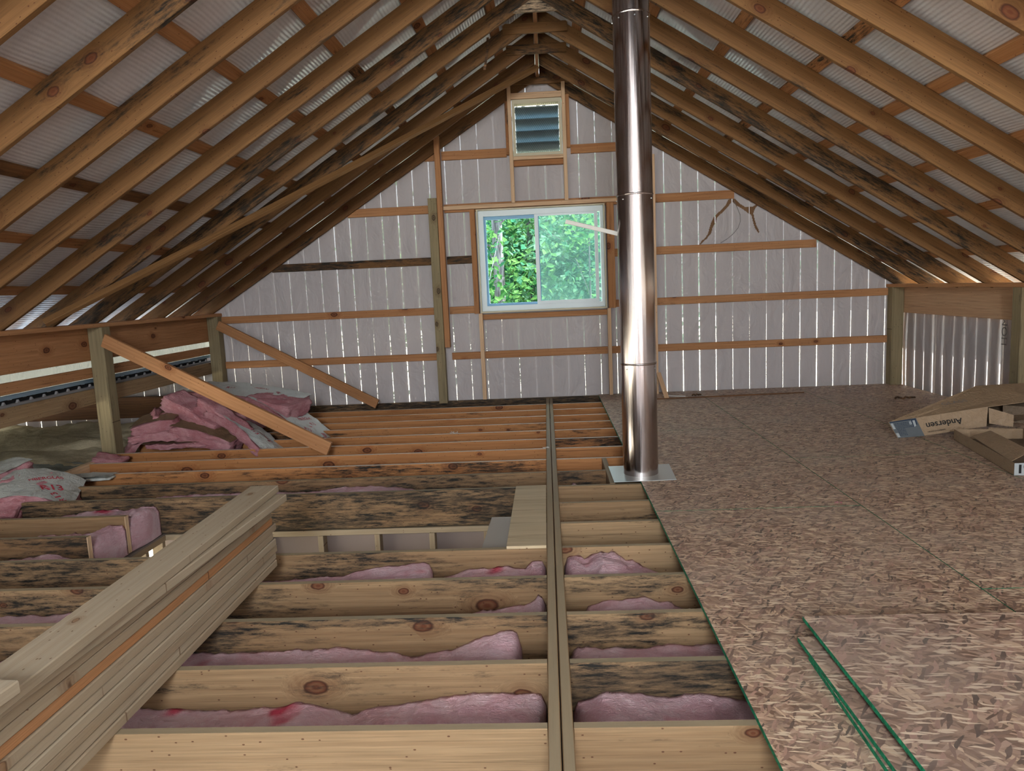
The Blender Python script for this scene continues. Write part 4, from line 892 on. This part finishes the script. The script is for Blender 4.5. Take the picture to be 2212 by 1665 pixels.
blanket('insulation_blanket', -6.4, -4.36, 5.9, 7.0, -.13, .08, M['grey_ins'], 'grey insulation blanket next to the rim board in the low side bay', 3)
blanket('insulation_blanket', -6.3, -4.40, 4.7, 6.1, -.12, .07, M['grey_ins'], 'darker grey insulation blanket cut by the picture edge', 4)
o = bbox('bay_beam', -7.0, -4.34, 9.10, 9.14, -.05, .22, M['brown'], (.5, .1, .3, 1), 'x'); meta(o, 'dark board along the gable wall in the low side bay', 'board')
# ================================================================== CARDBOARD CARTONS
def carton1():
    t = empty('cardboard_carton', (0, 0, 0)); meta(t, 'large flat cardboard carton tipped on end, black lettering upside down on its edge', 'cardboard box')
    A = V((2.805, 6.13, .152)); B = V((3.045, 6.17, .172)); C = V((3.60, 6.12, .255)); Ab = V((2.87, 6.105, .020)); Bb = V((3.078, 6.136, .022)); Cb = V((3.575, 6.075, .100))
    n_ = (Bb-B).cross(C-B).normalized(); Cb = Cb-n_*(Cb-B).dot(n_)
    F = V((3.73, 6.52, .37)); E_ = V((4.12, 6.48, .385)); D = V((4.05, 6.12, .30))
    dn = V((.02, -.01, -.135))
    mb = MB(); mb.slab([A, B, C, D, E_, F], V((0, 0, -.004))); mb.build('top_panel', M['card'], t)
    mb = MB(); mb.poly([A, Ab, Bb, B]); mb.poly([B, Bb, Cb, C]); mb.poly([A, F, F+dn, Ab]); mb.poly([F, E_, E_+dn, F+dn]); mb.build('side_panel', M['card'], t)
    mb = MB(); mb.poly([Ab, F+dn, E_+dn, D+dn, Cb, Bb]); mb.build('bottom_panel', M['card_shade'], t)
    # open end: flap and inner divider
    mb = MB(); a0 = C+V((.005, -.003, -.010)); mb.slab([a0, a0+V((.165, -.06, -.055)), a0+V((.155, -.075, -.15)), a0+V((-.01, -.03, -.125))], V((0, .004, 0))); mb.build('end_flap', M['card'], t)
    mb = MB(); a0 = Cb+V((.005, -.02, -.005)); mb.slab([a0, a0+V((.165, -.04, -.01)), a0+V((.170, -.05, -.20)), a0+V((.02, -.02, -.185))], V((0, .004, 0))); mb.build('end_flap', M['card'], t)
    mb = MB(); mb.poly([C+V((.18, .10, -.01)), C+V((.4, .05, -.03)), C+V((.4, .05, -.17)), C+V((.18, .10, -.15))]); mb.build('inner_panel', M['card_shade'], t)
    # printed side, seen upside down
    def on_side(me, P0, U, W, off):
        for v_ in me.vertices:
            p = P0+U*v_.co.x+W*v_.co.y+off; v_.co = p
    U = -(C-B).normalized(); W = (Bb-B).normalized(); nrm = V((0, -.003, 0))
    side = t.children[1]
    me = text_mesh('Andersen', .072, M['black'], bold=.0008); on_side(me, B*.65+C*.35+(Bb-B)*.50, U, W, V((0, -.007, .002))); 
    for v_ in me.vertices: pass
    link_mesh('printed_text', me, side)
    me = text_mesh('WINDOWS-DOORS', .016, M['black']); on_side(me, B*.78+C*.22+(Bb-B)*.83, U, W, V((0, -.007, .002))); link_mesh('printed_text', me, side)
    # blue-grey shipping label wrapped on the corner
    mb = MB(); o3 = V((0, -.003, 0)); mb.slab([A.lerp(B, .02)+o3, Ab.lerp(Bb, .02)+o3, Bb.lerp(Cb, .05)+o3, B.lerp(C, .0)+o3], V((0, -.001, 0))); lb = mb.build('shipping_label', M['labelgrey'], t); lb['label'] = 'blue grey printed label'
    mb = MB(); o4 = V((0, -.006, 0))
    def q(u0, u1, v0, v1):
        P = lambda u, v: (A.lerp(B, u)).lerp(Ab.lerp(Bb, u), v)+o4
        mb.poly([P(u0, v0), P(u0, v1), P(u1, v1), P(u1, v0)])
    random.seed(2)
    q(.80, .98, .02, .98); q(0.02, .8, .0, .06)
    mb.build('label_band', M['blueink'], lb)
    mb = MB()
    for r_ in range(9):
        u = .16
        while u < .74:
            w_ = random.uniform(.02, .07); q(u, u+w_, .14+r_*.085, .14+r_*.085+.035); u += w_+.015
    mb.build('label_print', M['blueink'], lb)
    mb = MB(); q(.03, .12, .1, .45); q(.03, .14, .7, .95); q(.70, .79, .12, .3); q(.84, .93, .1, .9); mb.build('label_patch', M['labelwhite'], lb)
    me = text_mesh('GLASS', .05, M['greyink'])
    # faint lettering on the top face
    Ut = (C-A).normalized(); Nt = (C-A).cross(F-A).normalized(); Wt = Nt.cross(Ut)
    for v_ in me.vertices: v_.co = A*.30+C*.32+F*.38+Ut*v_.co.x*1.5+Wt*v_.co.y*1.3+Nt*.006
    link_mesh('printed_text', me, t.children[0])
carton1()
def carton2():
    t = empty('cardboard_tray', (0, 0, 0)); meta(t, 'lower open cardboard tray under the tipped carton, white label on its near end', 'cardboard box')
    N = V((3.045, 4.86, .0185)); F = V((3.26, 5.98, .0185)); R = V((3.55, 4.80, .0185)); h = V((0, 0, .085)); RF = R+(F-N)
    mb = MB(); mb.slab([N, R, RF, F], V((0, 0, .004))); mb.build('bottom_panel', M['card_shade'], t)
    mb = MB(); mb.slab([N, F, F+h, N+h], V((.004, 0, 0))); mb.slab([F, RF, RF+h, F+h], V((0, .004, 0))); mb.slab([R, RF, RF+h, R+h], V((-.004, 0, 0))); mb.build('side_panel', M['card'], t)
    mb = MB(); mb.slab([N, R, R+h*1.15, N+h], V((0, .004, 0))); e = mb.build('end_panel', M['labelwhite'], t); e['label'] = 'white printed end'
    mb = MB()
    def q(u0, u1, v0, v1): P = lambda u, v: N.lerp(R, u)+h*v+V((0, -.002, 0)); mb.poly([P(u0, v0), P(u1, v0), P(u1, v1), P(u0, v1)])
    q(.12, .24, .25, .5); q(.05, .08, .2, .9); q(.3, .34, .1, .9); 
    mb.build('label_print', M['black'], e)
    mb = MB(); q(.10, .18, .62, .82); mb.build('label_print', M['greyink'], e)
    mb = MB(); mb.slab([N+h+V((.01, .05, .0)), N+h+V((.12, .03, .07)), N+h+V((.28, .75, .06)), N+h+V((.20, .85, 0))], V((0, 0, .003))); mb.build('side_flap', M['card'], t)
carton2()
# letters showing through the right-hand sheet
me = text_mesh('HOM', .12, M['greyink'])
for v_ in me.vertices: x, y = v_.co.x, v_.co.y; v_.co = (4.348, 7.18+y, .78+x)
o = link_mesh('wall_lettering', me); meta(o, 'grey letters showing on the thin sheet of the knee wall behind the cartons', 'lettering', kind='structure')
# ================================================================== SMALL LOOSE THINGS
def curl(name, c, r, mat, lab, cat):
    mb = MB(); pts = [V(c)+V((r*(i/5-1)*1.3, .4*r*math.sin(i*1.1), .012+.012*abs(math.sin(i*.8)))) for i in range(12)]
    for a, b_ in zip(pts[:-1], pts[1:]): mb.bar(a, b_, .010, 6)
    o = mb.build(name, mat, smooth=True); meta(o, lab, cat)
curl('bark_scrap', (3.82, 8.0, .018), .07, M['brown'], 'curled dark bark scrap on the subfloor near the knee wall with light slits', 'bark scrap')
curl('bark_scrap', (1.75, 8.75, .018), .035, M['brown'], 'small dark bark scrap near the foot of the gable wall', 'bark scrap')
o = board('white_stick', (1.37, 8.85, .026), (1.62, 8.72, .026), .014, .012, (0, 0, 1), M['lathwhite']); meta(o, 'short white stick on the subfloor between stovepipe and gable wall', 'stick')
o = board('leaning_board', (1.385, 8.62, .02), (1.33, 8.9, .30), .055, .012, (1, 0, 0), M['stud'], (.1, .2, .2, 1)); meta(o, 'short board leaning at the wall foot beside the stovepipe', 'board')
o = board('loose_strip', (1.12, 8.60, .022), (3.0, 8.70, .022), .02, .006, (0, 0, 1), M['brown'], (.1, .2, .2, 1)); meta(o, 'thin dark strip lying along the subfloor before the gable wall', 'strip')
mb = MB(); pts = [V((2.318, 9.215, 2.335)), V((2.36, 9.21, 2.25)), V((2.395, 9.208, 2.16)), V((2.40, 9.208, 2.08)), V((2.37, 9.208, 2.0)), V((2.31, 9.21, 1.93)), V((2.24, 9.212, 1.875)), V((2.16, 9.214, 1.83))]
for a, b_ in zip(pts[:-1], pts[1:]): mb.bar(a, b_, .003, 5)
o = mb.build('hanging_wire', M['greyink'], smooth=True); meta(o, 'thin grey wire curving down from the tear in the wall lining', 'wire')
mb = MB(); pts = [V((-.455, 7.30, 3.76)), V((-.462, 7.298, 3.66)), V((-.48, 7.30, 3.56)), V((-.50, 7.30, 3.47))]
for a, b_ in zip(pts[:-1], pts[1:]): mb.slab([a+V((-.011, 0, 0)), a+V((.011, 0, 0)), b_+V((.011, 0, 0)), b_+V((-.011, 0, 0))], (0, .003, 0))
o = mb.build('bark_strip', M['brown']); meta(o, 'dark curled strip hanging over a rafter near the ridge', 'bark strip')
def wisp(c, s, lab, mat=None):
    mb = MB(); random.seed(int(c[0]*1000)); p = V(c)
    for i in range(14):
        a = p+V((random.uniform(-s, s), random.uniform(-s*.4, s*.4), random.uniform(0, s*.3))); b_ = a+V((random.uniform(-s, s)*.6, random.uniform(-s, s)*.3, random.uniform(-.2*s, .3*s))); mb.bar(a, b_, .0022, 4)
    o = mb.build('fibre_tuft', mat or M['lathwhite']); meta(o, lab, 'fibre tuft')
wisp((-.96, YJ0+S*12-.02, .004), .045, 'white fibre tuft caught on a far joist top')
wisp((-.05, YJ0+S*10-.02, .006), .02, 'small white fibre tuft at the joint of a far joist and the beam')
wisp((1.72, 4.38, .019), .022, 'pinkish fibre tuft on the sheet seam of the subfloor', M['pink2'])
# ================================================================== TREES outside the window
def leafy(name, n, cx, cy_, cz, rx, ry, rz, s, mat, parent, seed, clump=9):
    random.seed(seed); vs = []; fs = []; cl_ = [V((random.gauss(0, .5), random.gauss(0, .5), random.gauss(0, .5))) for _ in range(max(3, n//clump//12))]
    for i in range(n):
        c = random.choice(cl_)+V((random.gauss(0, .16), random.gauss(0, .16), random.gauss(0, .16)))
        p = V((cx+c.x*rx, cy_+c.y*ry, cz+c.z*rz)); e = Euler((random.uniform(-1, 1), random.uniform(-1, 1), random.uniform(0, 6.28))).to_matrix(); k = s*random.uniform(.6, 1.3)
        b_ = len(vs)
        for q in ((-.5, 0, 0), (0, -.32, .06), (.55, 0, -.05), (0, .32, .06)): vs.append(p+e@V(q)*k)
        fs += [[b_, b_+1, b_+2], [b_, b_+2, b_+3]]
    return mesh_obj(name, vs, fs, mat, parent)
def tree(x, y, r, h, lab, seed, n, s, mat, lean=0, zc=1.8, spread=(2.4, 2.0, 2.0), cat='tree', pt=None):
    t = empty('woodland_tree', (x, y, -3)); meta(t, lab, cat, 'trees outside the window'); random.seed(seed)
    vs = []; fs = []; N = 12; K = 12
    for k in range(K+1):
        f_ = k/K; rr = r*(1.25-.6*f_)*(1+.06*noise.noise(V((f_*5, seed, 0)))); cx = lean*f_*h+.05*noise.noise(V((f_*4, seed, 3))); cyy = .05*noise.noise(V((f_*4, seed, 9)))
        for i in range(N): a = 2*math.pi*i/N; vs.append((cx+rr*math.cos(a), cyy+rr*math.sin(a), h*f_))
    for k in range(K):
        for i in range(N): j = (i+1) % N; fs.append([k*N+i, k*N+j, (k+1)*N+j, (k+1)*N+i])
    mesh_obj('trunk', vs, fs, M['bark'], t, smooth=True)
    if n: leafy('crown', n, lean*.5*h, 0, 3+zc, *spread, s, mat, t, seed)
    mb = MB()
    for q in range(9):
        a = V((lean*.5*h, 0, 3+zc-1.2+q*.45)); d_ = V((random.uniform(-1, 1), random.uniform(-.5, .5), random.uniform(.1, .7))).normalized(); mb.bar(a, a+d_*random.uniform(.8, 1.8), r*.12+.006, 5)
    mb.build('branch', M['bark'], t)
tree(-1.03, 16.5, .115, 14, 'thick grey trunk standing close outside the window pane without screen', 1, 500, .16, M['leaf'], zc=2.6)
tree(-2.1, 15.5, .05, 9, 'bright green leafy tree at the frame edge of the unscreened pane', 2, 3400, .15, M['leaf'], zc=1.9)
tree(-.35, 18.5, .06, 10, 'green tree behind the thick grey trunk', 3, 4200, .16, M['leaf'], zc=2.0)
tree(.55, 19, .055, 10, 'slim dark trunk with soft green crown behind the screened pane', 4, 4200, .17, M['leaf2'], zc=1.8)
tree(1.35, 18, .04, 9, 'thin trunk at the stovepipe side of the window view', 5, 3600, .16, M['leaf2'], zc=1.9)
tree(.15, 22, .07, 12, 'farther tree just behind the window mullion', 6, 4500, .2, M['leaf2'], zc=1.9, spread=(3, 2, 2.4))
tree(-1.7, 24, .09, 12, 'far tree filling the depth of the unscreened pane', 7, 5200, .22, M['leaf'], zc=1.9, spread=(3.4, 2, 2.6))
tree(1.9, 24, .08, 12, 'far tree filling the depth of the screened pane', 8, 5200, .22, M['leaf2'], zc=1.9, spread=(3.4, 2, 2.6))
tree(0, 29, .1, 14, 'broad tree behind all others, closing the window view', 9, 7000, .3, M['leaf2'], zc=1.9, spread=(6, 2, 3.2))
tree(1.0, 16.5, .022, 7, 'sapling trunk low behind the screened pane', 10, 700, .12, M['leaf2'], zc=1.0, spread=(1, 1, 1.4))
tree(-.95, 12.6, .012, 4.3, 'small sapling, sunlight painted into its pale leaves, close outside the unscreened pane', 11, 420, .12, M['leaf_sunlit'], zc=.95, spread=(.55, .35, .42))
